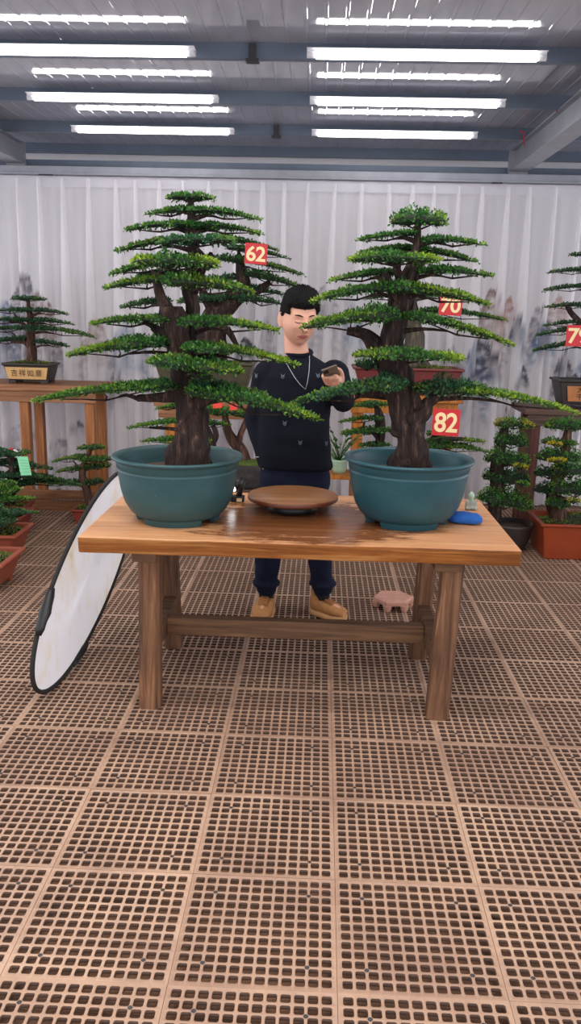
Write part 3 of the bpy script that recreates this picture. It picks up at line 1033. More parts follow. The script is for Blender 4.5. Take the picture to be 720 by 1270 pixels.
# ---- right main tree
YR = 3.58
cR = Vector((at(503, 640, YR).x, YR, TZ)); zR = at(503, 566, YR).z
tr = thing('potted_bonsai', 'tall tiered bonsai in round teal pot on the right half of the table, domed top', 'bonsai', cR, 'large bonsai on the table')
round_pot(tr, cR, zR, .277, 'pot_teal', 'soil')
bonsai_crown(tr, YR, [
    [(511, 584, 25), (511, 565, 21), (508, 540, 18), (503, 515, 18), (496, 490, 18), (489, 468, 18), (484, 450, 18), (486, 425, 15), (490, 400, 13), (497, 375, 13), (502, 350, 8), (512, 325, 5.5), (517, 300, 4.5), (518, 272, 3)],
    [(490, 465, 13), (474, 440, 12), (462, 425, 9), (450, 414, 6), (430, 410, 4)],
    [(502, 385, 10, .03), (508, 360, 8, .05), (513, 335, 6, .03)], [(497, 380, 8), (484, 358, 5.5, -.04), (478, 338, 4, -.05)], [(500, 355, 6), (492, 335, 4.5, -.06), (496, 322, 3.5, -.1)],
    [(506, 520, 13, -.02), (522, 512, 10, -.03), (530, 498, 7, -.03), (545, 488, 5, -.03)], [(518, 505, 8, -.04), (514, 490, 6, -.05), (519, 484, 3.5, -.05)], [(497, 490, 9), (478, 488, 6), (440, 489, 4)],
    [(498, 540, 4, -.03), (488, 538, 3, -.06), (484, 533, 2, -.07)], [(505, 575, 12, -.05), (497, 577, 6, -.06)], [(522, 574, 9, -.02), (534, 581, 5, -.03)]],
    [(483, 276, 554, 277, 27, 0, 'D', None, .1),
     (441, 299, 520, 291, 10, .03, 'L', None, .15), (521, 299, 601, 304, 13, -.02, 'R', None, .05),
     (443, 315, 515, 309, 11, .12, 'L', None, .2), (506, 311, 593, 326, 13, .08, 'R', None, .05), (431, 323, 545, 324, 18, -.15, 'B', None, .45),
     (406, 350, 492, 339, 14, .06, 'L', None, .15), (510, 338, 612, 343, 15, .06, 'R', None, .15),
     (386, 374, 500, 357, 20, -.05, 'L', None, .4), (482, 357, 606, 379, 20, -.09, 'R', None, .55),
     (373, 408, 497, 392, 31, -.12, 'L', None, .35), (500, 392, 634, 428, 17, -.06, 'R', None, .45),
     (437, 441, 575, 446, 20, -.18, 'B', None, .5), (440, 452, 470, 456, 16, -.02, 'B', 'leaf_blue', .1),
     (362, 501, 506, 476, 29, -.15, 'L', 'leaf_blue', .25), (512, 482, 604, 487, 32, -.06, 'B', 'leaf_blue', .1), (555, 482, 719, 514, 18, -.06, 'R', None, .75)],
    leaf=.0148, dens=1.25)

# ------------------------------------------------------------------ TABLE
XL, XR_, YF, YB = -.945, .806, 3.16, 4.08
tb = thing('work_table', 'heavy wooden work table with thick slab top carrying the two teal pots', 'table', ((XL + XR_) / 2, 3.6, 0))


def slab():
    mb = MB(); n = 40; m = 10
    z0, z1 = TZ - .068, TZ
    top = []; bot = []
    for j in range(m + 1):
        for i in range(n + 1):
            x = XL + (XR_ - XL) * i / n; y = YF + (YB - YF) * j / m
            e = 0
            if j == 0: e = -.006 * noise.noise(Vector((x * 4, 1, 0))) - .004 * noise.noise(Vector((x * 13, 2, 0)))
            top.append((x, y + e, z1)); bot.append((x, y + e * 1.6 + (.012 if j == 0 else 0), z0))
    w = n + 1
    mb.v = top + bot; o = len(top)
    def f(a, mt): mb.f.append(a); mb.m.append(mt); mb.s.append(False)
    for j in range(m):
        for i in range(n):
            a = j * w + i
            f((a, a + 1, a + 1 + w, a + w), 0); f((o + a, o + a + w, o + a + w + 1, o + a + 1), 1)
    for i in range(n):
        f((o + i, o + i + 1, i + 1, i), 1); a = m * w + i; f((a, a + 1, o + a + 1, o + a), 1)
    for j in range(m):
        a = j * w; f((a, a + w, o + a + w, o + a), 1); a = j * w + n; f((a, o + a, o + a + w, a + w), 1)
    return mb.obj('tabletop', [M['wood_top'], M['wood_edge']], tb, bevel=.006)


slab()


def leg(xc, yb, yt, xt=None, w=.088, d=.085):
    """splayed square leg with eased corners"""
    xt = xc if xt is None else xt
    mb = MB(); rings = []
    for k in range(9):
        t = k / 8; z = t * (TZ - .068); x = xc + (xt - xc) * t; y = yb + (yt - yb) * t
        g = 1 + .05 * noise.noise(Vector((xc * 5, yb * 3, t * 3)))
        hw = w / 2 * g; hd = d / 2; c = .014
        rings.append([(x - hw + c, y - hd, z), (x + hw - c, y - hd, z), (x + hw, y - hd + c, z), (x + hw, y + hd - c, z), (x + hw - c, y + hd, z), (x - hw + c, y + hd, z), (x - hw, y + hd - c, z), (x - hw, y - hd + c, z)])
    mb.loft(rings, smooth=False)
    return mb.obj('leg', M['wood_leg'], tb)


leg(-.685, 3.27, 3.31, -.685, .09)
leg(.535, 3.27, 3.31, .567, .092)
leg(-.70, 3.92, 3.86, -.715, .085)
leg(.525, 3.90, 3.86, .545, .085)
for x in (-.70, .535):
    mb = MB(); mb.box((x - .03, 3.30, .20), (x + .03, 3.90, .29)); mb.obj('side_stretcher', M['wood_rail'], tb, bevel=.005)
    mb = MB(); mb.box((x - .05, 3.25, TZ - .125), (x + .05, 3.93, TZ - .0685)); mb.obj('top_bearer', M['wood_rail'], tb, bevel=.004)
mb = MB(); mb.box((-.67, 3.57, .20), (.505, 3.63, .285)); mb.obj('long_stretcher', M['wood_rail'], tb, bevel=.006)

# things on the table
cT = atz(363, 613, TZ + .075); cT.z = TZ
tt = thing('turntable', 'round wooden turntable on a dark base in the middle of the table', 'turntable', cT)
Rt = 57 / ppm(cT.y)
mb = MB(); mb.lathe([(.001, .052), (Rt * .97, .052), (Rt, .057), (Rt, .070), (Rt * .985, .075), (.001, .075)], cT, 64); mb.obj('disc', M['turn_wood'], tt)
mb = MB(); mb.lathe([(Rt * 1.001, .0555), (Rt * 1.006, .058), (Rt * 1.006, .069), (Rt * 1.001, .0715)], cT, 64, close=True); mb.obj('edge_band', M['turn_edge'], tt)
mb = MB(); mb.lathe([(.001, .0), (Rt * .52, .0), (Rt * .56, .006), (Rt * .56, .03), (Rt * .5, .04), (Rt * .5, .052), (.001, .052)], cT, 48); mb.obj('base', M['black'], tt)

cb = atz(583, 632, TZ)
bu = thing('seated_figurine', 'small pale stone seated figurine on the right rear of the table', 'figurine', cb)
s = 1 / ppm(cb.y)
mb = MB(); mb.ellipsoid(cb + Vector((0, 0, 3.2 * s)), (7.6 * s, 6 * s, 3.4 * s)); mb.ellipsoid(cb + Vector((0, 0, 8 * s)), (5.4 * s, 4.2 * s, 6.5 * s))
mb.ellipsoid(cb + Vector((-5.4 * s, -1.5 * s, 8 * s)), (2 * s, 2.4 * s, 5 * s)); mb.ellipsoid(cb + Vector((5.4 * s, -1.5 * s, 8 * s)), (2 * s, 2.4 * s, 5 * s))
mb.ellipsoid(cb + Vector((-4.5 * s, -4 * s, 2.6 * s)), (3.6 * s, 2.6 * s, 2.4 * s)); mb.ellipsoid(cb + Vector((4.5 * s, -4 * s, 2.6 * s)), (3.6 * s, 2.6 * s, 2.4 * s))
link_mesh('body', remesh(mb, .0035, 2), M['stone'], bu)
mb = MB(); mb.ellipsoid(cb + Vector((0, -.5 * s, 18 * s)), (4.0 * s, 3.9 * s, 4.6 * s)); mb.ellipsoid(cb + Vector((0, .6 * s, 22 * s)), (1.6 * s, 1.6 * s, 1.6 * s))
mb.ellipsoid(cb + Vector((0, -4.2 * s, 17.6 * s)), (.8 * s, .9 * s, 1 * s)); mb.tube([cb + Vector((0, 0, 13 * s)), cb + Vector((0, 0, 16 * s))], 2.2 * s, 10)
link_mesh('head', remesh(mb, .0025, 1), M['celadon'], bu)

cs = atz(576, 651, TZ)
sp = MB(); rings = []
for i in range(13):
    u = math.sin((-1 + 2 * i / 12) * math.pi / 2)
    ring = []
    for k in range(16):
        th = 2 * math.pi * k / 16
        ex = (1 - abs(u) ** 5) ** .5 if abs(u) < 1 else 0.05
        cy = math.copysign(abs(math.cos(th)) ** .6, math.cos(th)); sz = math.copysign(abs(math.sin(th)) ** .6, math.sin(th))
        ring.append((cs.x + u * .078 + .02 * 0, cs.y + .035 - u * .02 + cy * .045 * max(.1, ex), TZ + .0245 + sz * .024 * max(.1, ex) * (1 - .14 * max(0, u)) + .002 * math.sin(i * 2.2)))
    rings.append(ring)
sp.loft(rings); so = sp.obj('sponge', M['blue_cloth'])
tag(so, 'bright blue oblong sponge on the table beside the right teal pot', 'sponge')

cd = atz(566, 632, TZ)
mb = MB(); mb.ellipsoid(cd + Vector((-.018, .01, .03)), (.024, .02, .0295), 14, 10)
mb.v = [(x + .006 * noise.noise(Vector((x * 60, y * 60, z * 60))), y, max(TZ, z + .004 * noise.noise(Vector((z * 50, x * 50, 2))))) for x, y, z in mb.v]
so = mb.obj('stone', M['rock']); tag(so, 'small dark stone on the table, half hidden behind right teal pot', 'stone')

cf = atz(295, 622, TZ)
wl = thing('work_light', 'small black lit work lamp on the table behind the left teal pot', 'lamp', cf)
mb = MB(); mb.box((cf.x - .035, cf.y - .02, TZ), (cf.x + .03, cf.y + .03, TZ + .028)); mb.obj('foot', M['black'], wl, bevel=.005)
mb = MB(); mb.tube([cf + Vector((0, 0, .02)), cf + Vector((.016, .01, .07)), cf + Vector((.022, .01, .10))], [.014, .012, .012], 10); mb.obj('arm', M['black'], wl)
mb = MB(); mb.tube([cf + Vector((.016, .01, .105)), cf + Vector((-.025, -.03, .075))], [.020, .028], 14); hd = mb.obj('head', M['black'], wl)
mb = MB(); mb.tube([cf + Vector((-.0245, -.0295, .0753)), cf + Vector((-.031, -.036, .071))], [.024, .020], 14); mb.obj('lens', M['led'], hd)
mb = MB(); mb.box((cf.x - .005, cf.y - .024, TZ + .004), (cf.x + .02, cf.y - .02, TZ + .02)); mb.obj('gold_plate', M['cream'], wl)

# ------------------------------------------------------------------ REFLECTOR BOARD leaning on the table end
rc = Vector((-1.075, 3.795, .425)); e1 = Vector((.034, .4961, -.8676)); e2 = Vector((.1407, .8571, .4956))
ra, rb = .2915, .671
nn = e1.cross(e2).normalized()
if nn.x < 0: nn = -nn
rf = thing('reflector_board', 'big oval white reflector with black rim leaning on the left end of the table', 'reflector', (rc.x, rc.y, 0))
mb = MB(); vs = [rc]; fs = []; N = 72; K = 6
for k in range(1, K + 1):
    for i in range(N):
        th = 2 * math.pi * i / N; r = k / K
        p = rc + e1 * (ra * r * math.cos(th)) + e2 * (rb * r * math.sin(th))
        p += nn * (.012 * (1 - r * r) * math.sin(th * 2))
        vs.append(p)
for i in range(N): fs.append((0, 1 + i, 1 + (i + 1) % N))
for k in range(K - 1):
    for i in range(N):
        a = 1 + k * N + i; b2 = 1 + k * N + (i + 1) % N
        fs.append((a, a + N, b2 + N, b2))
mb.add(vs, fs, 0, True)
t = NT('reflector_fabric')
g1 = t.noise(t.coord((2, 2, 1.2)), 3.0, 6, .65)
tc = t.node('TexCoord'); ln = t.node('VectorMath', operation='LENGTH')
streak = t.noise(t.coord((30, 14, 3)), 1.2, 5)
c = t.ramp(g1, [(.46, srgb(244, 243, 246)), (.62, srgb(240, 230, 212)), (.8, srgb(206, 172, 130))])
c = t.mix(t.ramp(streak, [(.62, (0, 0, 0, 1)), (.8, (.35, .35, .35, 1))]), c, srgb(190, 160, 130))
t.set(c, .6, 0, .3)
tl_ = t.node('BsdfTranslucent'); t.link(c, tl_.inputs['Color']); ms_ = t.node('MixShader'); ms_.inputs[0].default_value = .62
t.link(t.p.outputs[0], ms_.inputs[1]); t.link(tl_.outputs[0], ms_.inputs[2]); t.link(ms_.outputs[0], t.out.inputs['Surface'])
fo = mb.obj('fabric', t.mat, rf)
pts = [rc + e1 * (ra * math.cos(2 * math.pi * i / 96)) + e2 * (rb * math.sin(2 * math.pi * i / 96)) for i in range(97)]
mb = MB(); mb.tube(pts, .0105, 8, caps=False); mb.obj('rim', M['black_soft'], rf)
def on_rim(px, py):
    return min(pts, key=lambda p: ((rp := cam_px(p)) and (rp[0] - px) ** 2 + (rp[1] - py) ** 2))
def cam_px(p):
    q = ROT.transposed() @ (Vector(p) - Vector((0, 0, CAM_H)))
    return 360 + F_PX * q.x / -q.z, 635 - F_PX * q.y / -q.z
for (px, py, lg) in ((55, 755, 14), (97, 806, 8)):
    q = on_rim(px, py); i = min(range(96), key=lambda j: (pts[j] - q).length)
    mb = MB(); mb.tube([pts[(i + d) % 96] + nn * .006 + (pts[(i + d) % 96] - rc).normalized() * .008 for d in range(-(lg // 5) - 1, lg // 5 + 2)], [(.022 if lg > 10 else .016) * (.45 + .55 * math.sin(math.pi * (q_ + .5) / (2 * (lg // 5) + 3)) + .12 * (q_ % 2)) for q_ in range(2 * (lg // 5) + 3)], 8, rough=.5); mb.obj('strap', M['black'], rf)

# pink pot foot on the floor
cp = atz(487, 752, 0)
pk = thing('pot_stand', 'low pink hexagonal pot stand lying on the floor behind the table', 'pot stand', cp)
mb = MB(); r0 = .112
hx = lambda r, z: [(cp.x + r * math.cos(math.pi / 3 * k + .1), cp.y + r * math.sin(math.pi / 3 * k + .1), z) for k in range(6)]
mb.loft([hx(r0 * 1.02, .034), hx(r0 * 1.05, .045), hx(r0 * 1.05, .058), hx(r0 * .93, .066), hx(r0 * .92, .062)], smooth=False); mb.obj('top', M['pink_stone'], pk, bevel=.003)
for k in range(6):
    a = math.pi / 3 * k + .1
    mb = MB(); x = cp.x + r0 * .88 * math.cos(a); y = cp.y + r0 * .88 * math.sin(a)
    mb.loft([[(x + q * math.cos(j * math.pi / 4), y + q * math.sin(j * math.pi / 4), z) for j in range(8)] for q, z in ((.016, .0), (.022, .012), (.026, .036))], smooth=False); mb.obj('foot', M['pink_stone'], pk)

# ------------------------------------------------------------------ STANDS at the back
def stand(name_label, x0, x1, y0, y1, zt, posts, topmat, postmat, railz=None, th=.05, group='wooden plant stands', apron=True, pw=.075):
    t = thing('plant_stand', name_label, 'stand', ((x0 + x1) / 2, (y0 + y1) / 2, 0))
    mb = MB(); mb.box((x0, y0, zt - th), (x1, y1, zt)); mb.obj('top_board', M[topmat], t, bevel=.005)
    if apron:
        mb = MB(); mb.box((x0 + .03, y0 + .03, zt - th - .09), (x1 - .03, y0 + .055, zt - th)); mb.obj('apron', M[topmat], t, bevel=.003)
    for x in posts:
        for y in (y0 + .055, y1 - .055 - pw):
            mb = MB(); mb.box((x - pw / 2, y, 0), (x + pw / 2, y + pw, zt - th)); mb.obj('post', M[postmat], t, bevel=.005)
    if railz:
        for (za, zb) in railz:
            mb = MB(); mb.box((min(posts) - .06, y0 + .02, za), (max(posts) + .06, y0 + .055, zb)); mb.obj('bottom_rail', M[topmat], t, bevel=.004)
    return t


YS = 6.72
pA = [at(-70, 560, YS).x, at(32, 560, YS).x, at(112, 560, YS).x]
zA = at(60, 478, YS - .05).z
stand('long brown plant stand on the left under the small tiered bonsai', at(-110, 500, YS).x, at(124, 500, YS).x, YS - .05, YS + .48, zA, pA, 'wood_stand_x', 'wood_stand_z', railz=((.0, .085), (.10, .17)))
YSB = 6.3
zB = at(250, 497, YSB).z
stand('orange wooden plant stand behind the left teal pot', at(190, 500, YSB).x, at(333, 500, YSB).x, YSB, YSB + .45, zB, [at(209, 530, YSB).x, at(322, 530, YSB).x], 'wood_stand_x', 'wood_orange_z')
YSC = 6.3
zC = at(500, 491, YSC).z
stand('orange wooden plant stand behind the right teal pot', at(430, 500, YSC).x, at(574, 500, YSC).x, YSC, YSC + .45, zC, [at(444, 530, YSC).x, at(556, 530, YSC).x], 'wood_orange_z', 'wood_orange_z')
YSD = 6.45
zD = at(690, 508, YSD).z
stand('dark red-brown plant stand at the right edge by the curtain', at(652, 500, YSD).x, at(800, 500, YSD).x, YSD, YSD + .5, zD, [at(664, 560, YSD).x, at(790, 560, YSD).x], 'wood_red_x', 'wood_red_z', th=.045, pw=.07)

# small side shelf with a leafy plant
YP = 6.05
c0 = at(420, 586, YP)
sh = thing('side_shelf', 'small orange wooden shelf beside the man, holding a leafy plant', 'shelf', (c0.x, YP, 0))
mb = MB(); mb.box((c0.x - .12, YP - .12, c0.z - .03), (c0.x + .12, YP + .14, c0.z)); mb.obj('board', M['wood_orange_z'], sh, bevel=.003)
for sx in (-.1, .1):
    for sy in (-.1, .12):
        mb = MB(); mb.box((c0.x + sx - .015, YP + sy - .015, 0), (c0.x + sx + .015, YP + sy + .015, c0.z - .03)); mb.obj('leg', M['wood_stand_z'], sh)
pp = thing('potted_plant', 'leafy green plant in a pale celadon pot on the small shelf', 'plant', c0)
mb = MB(); mb.lathe([(.001, .0), (.045, .0), (.055, .03), (.06, .085), (.064, .1), (.055, .1), (.05, .08), (.001, .08)], c0, 28); mb.obj('pot', M['celadon'], pp)
mb = MB()
for k in range(34):
    a = random.uniform(0, 6.28); el = random.uniform(.3, 1.3); ln = random.uniform(.1, .26); b0 = c0 + Vector((0, 0, .085))
    d = Vector((math.cos(a) * math.cos(el), math.sin(a) * math.cos(el), math.sin(el))); tip0 = b0 + d * ln
    mb.tube([b0, b0 + d * ln * .5 + Vector((0, 0, .02)), tip0], .0025, 5)
    sd = d.cross(Vector((0, 0, 1))).normalized(); L = random.uniform(.05, .085); dd = (d + Vector((0, 0, -.5))).normalized()
    mb.add([tip0, tip0 + dd * L * .4 + sd * L * .28, tip0 + dd * L, tip0 + dd * L * .4 - sd * L * .28, tip0 + dd * L * .45 + Vector((0, 0, .008))], [(0, 1, 4), (1, 2, 4), (2, 3, 4), (3, 0, 4)], 0, True)
mb.obj('foliage', M['leaf_bright'], pp)

# ------------------------------------------------------------------ BACKGROUND BONSAI
# on the left stand, with the lettered pot
Y = YS + .17
c = at(40, 477, Y); c.z = zA
t = thing('potted_bonsai', 'small tiered bonsai in dark pot with lettered buff panel on left stand', 'bonsai', c)
w = 58 / ppm(Y); h = 25 / ppm(Y)
pot = rect_pot(t, c, w, .24, h, .03, 'pot_dark')
pn = MB(); zp0, zp1 = c.z + h * .22, c.z + h * .80
pn.hexa([(c.x - w * .405, c.y - .118, zp0), (c.x + w * .405, c.y - .118, zp0), (c.x + w * .405, c.y - .095, zp0), (c.x - w * .405, c.y - .095, zp0)],
        [(c.x - w * .46, c.y - .127, zp1), (c.x + w * .46, c.y - .127, zp1), (c.x + w * .46, c.y - .10, zp1), (c.x - w * .46, c.y - .10, zp1)])
po = pn.obj('panel', M['pot_panel'], pot)
me = text_mesh('吉祥如意', h * .36, .0, .001, 1.25)
for v in me.vertices:
    x, y, z = v.co; v.co = Vector((x, -.1305 - z * .3 - y * .08 + .0, y + h * .5))
me.materials.clear(); me.materials.append(M['ink'])
o = bpy.data.objects.new('lettering', me); COL.objects.link(o); o.parent = po
bonsai_crown(t, Y, [[(38, 458, 7), (39, 440, 5.5), (37, 420, 5), (38, 400, 4), (35, 380, 2.5), (35, 370, 1.5)], [(39, 432, 4), (30, 424, 3), (18, 424, 2)], [(38, 412, 3), (26, 400, 2), (14, 400, 1.5)]],
             [(13, 371, 56, 372, 7, 0, 'B', None, .2), (-12, 387, 38, 386, 8, 0, 'L'), (32, 385, 86, 391, 8, -.02, 'R'), (-25, 400, 36, 398, 9, 0, 'L'), (34, 398, 93, 403, 9, 0, 'R'),
              (-20, 411, 36, 408, 9, -.05, 'L'), (34, 407, 119, 419, 10, 0, 'R', None, .3), (-15, 426, 34, 421, 11, 0, 'L'), (44, 424, 87, 431, 9, 0, 'R')], 'leaf_blue', .018, .75, 'bark_brown', .15, .012)

# tree behind the left main tree, sign 62
Y = YSB + .2
c = at(256, 498, Y); c.z = zB
t = thing('potted_bonsai', 'bonsai in olive pot behind the left big tree, carrying sign 62', 'bonsai', c)
rect_pot(t, c, 118 / ppm(Y), .36, 46 / ppm(Y), .07, 'pot_olive')
bonsai_crown(t, Y, [[(268, 458, 15), (264, 430, 14), (262, 405, 15), (268, 388, 16), (288, 372, 12), (302, 352, 8), (300, 335, 6), (296, 315, 3)], [(268, 390, 10), (258, 375, 7), (250, 360, 4)], [(264, 420, 8), (280, 408, 5), (292, 425, 3), (300, 438, 2)], [(288, 372, 7), (318, 362, 5), (335, 350, 3)]],
             [(258, 294, 346, 312, 12, -.05, 'R', None, .05), (280, 308, 360, 322, 11, -.05, 'R', None, .0), (264, 320, 377, 342, 13, -.1, 'R', None, .05), (300, 339, 374, 358, 17, -.05, 'R', None, .05), (290, 358, 352, 366, 15, .05, 'R', 'leaf_blue', -.2), (296, 371, 352, 378, 15, -.1, 'R', 'leaf_blue', .05),
              (220, 375, 305, 370, 11, -.05, 'B', 'leaf_blue', .05), (240, 352, 300, 345, 12, .1, 'L', 'leaf_blue', 0)], 'leaf', .019, .75, 'bark', .1, .014)
number_sign('62', 303.5, 301.5, 331, 328, Y - .55, 'red sign with cream number 62 hanging on the tree behind the left bonsai', .06, t)

# tree behind the right main tree, sign 70
Y = YSC + .2
c = at(502, 491, Y); c.z = zC
t = thing('potted_bonsai', 'bonsai in maroon rectangular pot on stand behind the right big tree', 'bonsai', c)
rect_pot(t, c, 128 / ppm(Y), .34, 33 / ppm(Y), .05, 'pot_maroon', rim=.02)
bonsai_crown(t, Y, [[(508, 470, 17), (511, 445, 12), (514, 420, 10), (512, 395, 8), (510, 370, 6), (512, 345, 3)], [(511, 440, 7), (524, 448, 5), (534, 458, 3)]],
             [(515, 386, 628, 398, 12, 0, 'R', None, .15), (440, 400, 512, 390, 11, .1, 'L', None, .1), (512, 366, 590, 372, 10, .05, 'R'), (450, 372, 512, 366, 10, .08, 'L')], 'leaf', .019, .75, 'bark_grey', .15, .012)
number_sign('70', 545, 366, 572, 391.5, Y - .4, 'red sign with cream number 70 half covered by foliage behind the right bonsai', .04, t)

# low tree behind the right pot, sign 82
Y = 5.75
def floor_at(px, Y):
    p = at(px, 700, Y); p.z = 0; return p
c = floor_at(500, Y)
t = thing('potted_bonsai', 'low bonsai standing on the floor behind the right teal pot, carrying sign 82', 'bonsai', c)
rect_pot(t, c, .5, .3, .17, .05, 'terracotta')
bonsai_crown(t, Y, [[(480, 640, 9), (474, 600, 8), (470, 565, 7), (472, 540, 6), (470, 515, 5), (466, 502, 2)], [(473, 548, 5), (462, 536, 3), (450, 530, 2)], [(476, 610, 6), (510, 585, 5), (536, 562, 4.5), (545, 548, 4), (556, 545, 3), (575, 544, 1.5)], [(540, 556, 3), (534, 545, 2)]],
             [(436, 504, 484, 502, 11, -.03, 'B'), (420, 524, 476, 519, 9, 0, 'L'), (422, 538, 492, 533, 12, -.05, 'B'), (445, 553, 484, 552, 9, -.05, 'B'), (528, 538, 552, 540, 12, 0, 'B'),
              (528, 548, 603, 548, 6, .05, 'R', None, .5), (520, 552, 610, 562, 11, 0, 'R', None, .35)], 'leaf', .018, .8, 'bark', .15, .009)
number_sign('82', 537, 507, 568.5, 541, Y - .3, 'red sign with cream number 82 just above the right teal pot', .03, t)

# low tree behind the left pot
Y = 5.7
c = floor_at(248, Y)
t = thing('potted_bonsai', 'low bonsai standing on the floor behind the left teal pot, red cards on it', 'bonsai', c)
rect_pot(t, c, .42, .28, .16, .04, 'terracotta')
bonsai_crown(t, Y, [[(255, 630, 9), (258, 590, 8), (262, 560, 7), (260, 540, 5), (252, 522, 4), (246, 505, 2)], [(262, 552, 5), (268, 540, 4), (264, 528, 3)], [(258, 545, 3), (220, 533, 2.5), (185, 530, 1.5)]],
             [(157, 532, 224, 523, 11, 0, 'L', None, .35), (193, 508, 226, 503, 10, 0, 'L', None, .3), (173, 549, 246, 545, 10, -.03, 'L'), (236, 547, 265, 547, 12, 0, 'B'), (246, 526, 285, 528, 14, 0, 'R', None, .25), (240, 508, 300, 512, 15, .06, 'B', None, .2)], 'leaf_bright', .018, .8, 'bark', .2, .009)
for (xa, ya, xb, yb) in ((264, 500, 275, 505), (285, 503, 294, 507)):
    p = at((xa + xb) / 2, (ya + yb) / 2, Y - .25); mb = MB(); w = (xb - xa) / ppm(Y) / 2
    mb.hexa([p + Vector((-w, -.002, -.022)), p + Vector((w, -.002, -.016)), p + Vector((w, .002, -.016)), p + Vector((-w, .002, -.022))], [p + Vector((-w, -.002, .014)), p + Vector((w, -.002, .02)), p + Vector((w, .002, .02)), p + Vector((-w, .002, .014))])
    tw = nearest_twig(t, p + Vector((0, 0, .016))); mb.tube([p + Vector((0, 0, .015)), p.lerp(tw, .5) + Vector((0, 0, .006)), tw], .0018, 5)
    tag(mb.obj('red_card', M['red_flower']), 'small red card in the branches behind left big tree, %s of two' % ('left' if xa < 270 else 'right'), 'card', 'red cards')

# tree in the rock pot, right of the left teal pot
Y = 6.0
cz = at(308, 604, Y)
c = Vector((cz.x, Y, 0))
zr = cz.z
pd = thing('pedestal', 'dark wooden pedestal under the rock pot behind the table', 'stand', c)
mb = MB(); mb.box((c.x - .13, Y - .12, zr - .03), (c.x + .13, Y + .12, zr)); mb.obj('top', M['wood_red_x'], pd, bevel=.004)
for sx in (-.1, .1):
    for sy in (-.09, .09):
        mb = MB(); mb.box((c.x + sx - .02, Y + sy - .02, 0), (c.x + sx + .02, Y + sy + .02, zr - .03)); mb.obj('leg', M['wood_red_z'], pd, bevel=.003)
c = Vector((c.x, Y, zr))
t = thing('potted_bonsai', 'twin-trunk bonsai in a rough dark rock pot with moss beside the man', 'bonsai', c)
mb = MB(); rings = []
for i in range(10):
    u = i / 9; rad = .095 + .05 * math.sin(u * 2.2); z = zr + .175 * u; ring = []
    for k in range(26):
        th = 2 * math.pi * k / 26; q = rad * (1 + .18 * noise.noise(Vector((math.cos(th) * 2.2, math.sin(th) * 2.2, u * 5))) + .06 * math.sin(u * 28))
        ring.append((c.x + q * math.cos(th), Y + q * .85 * math.sin(th), z))
    rings.append(ring)
mb.loft(rings, smooth=True); mb.obj('rock_pot', M['rock'], t)
mb = MB(); mb.ellipsoid((c.x, Y, zr + .172), (.118, .10, .034)); mb.v = [(x, y, z + .01 * noise.noise(Vector((x * 40, y * 40, z * 40)))) for x, y, z in mb.v]; mb.obj('moss', M['moss'], t)
bonsai_crown(t, Y, [[(306, 578, 8), (300, 560, 7), (290, 548, 6), (283, 535, 5), (280, 522, 4), (278, 512, 3)], [(296, 553, 5), (298, 540, 4), (304, 525, 3.5), (307, 514, 2)]], [(262, 514, 298, 513, 12, 0, 'B'), (288, 515, 320, 516, 12, 0, 'B')], 'leaf_bright', .016, .8, 'bark_brown', .2, .009)

# small one on the floor between stand and reflector
Y = 6.35
c = floor_at(114, Y)
t = thing('potted_bonsai', 'small bonsai in little red pot on floor by the left stand', 'bonsai', c)
rect_pot(t, c, 38 / ppm(Y), .2, 20 / ppm(Y), .02, 'terracotta', rim=.012)
bonsai_crown(t, Y, [[(112, 628, 6), (106, 605, 5), (102, 592, 5), (104, 575, 4), (110, 562, 3), (113, 554, 1.5)], [(104, 585, 3.5), (96, 580, 2)]],
             [(96, 556, 131, 556, 9, 0, 'B', None, .3), (65, 573, 108, 567, 11, 0, 'L', None, .55), (100, 571, 139, 570, 12, -.05, 'B'), (70, 586, 108, 580, 11, 0, 'L', None, .3), (104, 580, 137, 578, 13, 0, 'B'), (104, 599, 130, 598, 12, 0, 'B', 'leaf_blue', 0), (60, 601, 100, 598, 7, .1, 'L', 'leaf_blue', .1)],
             'leaf', .017, .85, 'bark_brown', .3, .009)

# left edge group
Y = 6.2
c = floor_at(-2, Y)
t = thing('potted_bonsai', 'dark green bonsai at the left edge with a pale green tag hanging from it', 'bonsai', c)
rect_pot(t, c, .5, .3, .16, .04, 'terracotta')
bonsai_crown(t, Y, [[(5, 640, 10), (12, 605, 8), (17, 585, 7), (14, 570, 5), (8, 560, 3)]],
             [(-35, 564, 36, 563, 12, 0, 'B', None, .15), (-40, 578, 20, 574, 12, .05, 'L'), (14, 575, 66, 583, 10, 0, 'R'), (-45, 594, 20, 590, 12, 0, 'L'), (12, 588, 74, 596, 10, -.03, 'R'), (18, 598, 102, 602, 9, .05, 'R', 'leaf_blue', .1)], 'leaf_blue', .018, .85, 'bark', .1, .01)
p = at(30, 578, Y - .3)
tg = thing('plant_tag', 'pale green card tag hanging in the bonsai at the left edge', 'tag', p)
mb = MB(); hw, hh = 6.6 / ppm(Y), 12 / ppm(Y)
mb.hexa([p + Vector((-hw + .012, -.001, -hh)), p + Vector((hw + .012, -.001, -hh + .006)), p + Vector((hw + .012, .001, -hh + .006)), p + Vector((-hw + .012, .001, -hh))],
        [p + Vector((-hw - .01, -.001, hh - .004)), p + Vector((hw - .01, -.001, hh)), p + Vector((hw - .01, .001, hh)), p + Vector((-hw - .01, .001, hh - .004))]); mb.obj('card', M['green_tag'], tg)
mb = MB()
for k in range(5):
    zz = hh * (.6 - .3 * k); mb.box((p.x - hw * .7 + k * .003, p.y - .0022, p.z + zz - .001), (p.x + hw * .7 + k * .003, p.y - .0012, p.z + zz + .001))
mb.obj('ruled_lines', plain('tag_lines', (90, 160, 120), .6), tg)
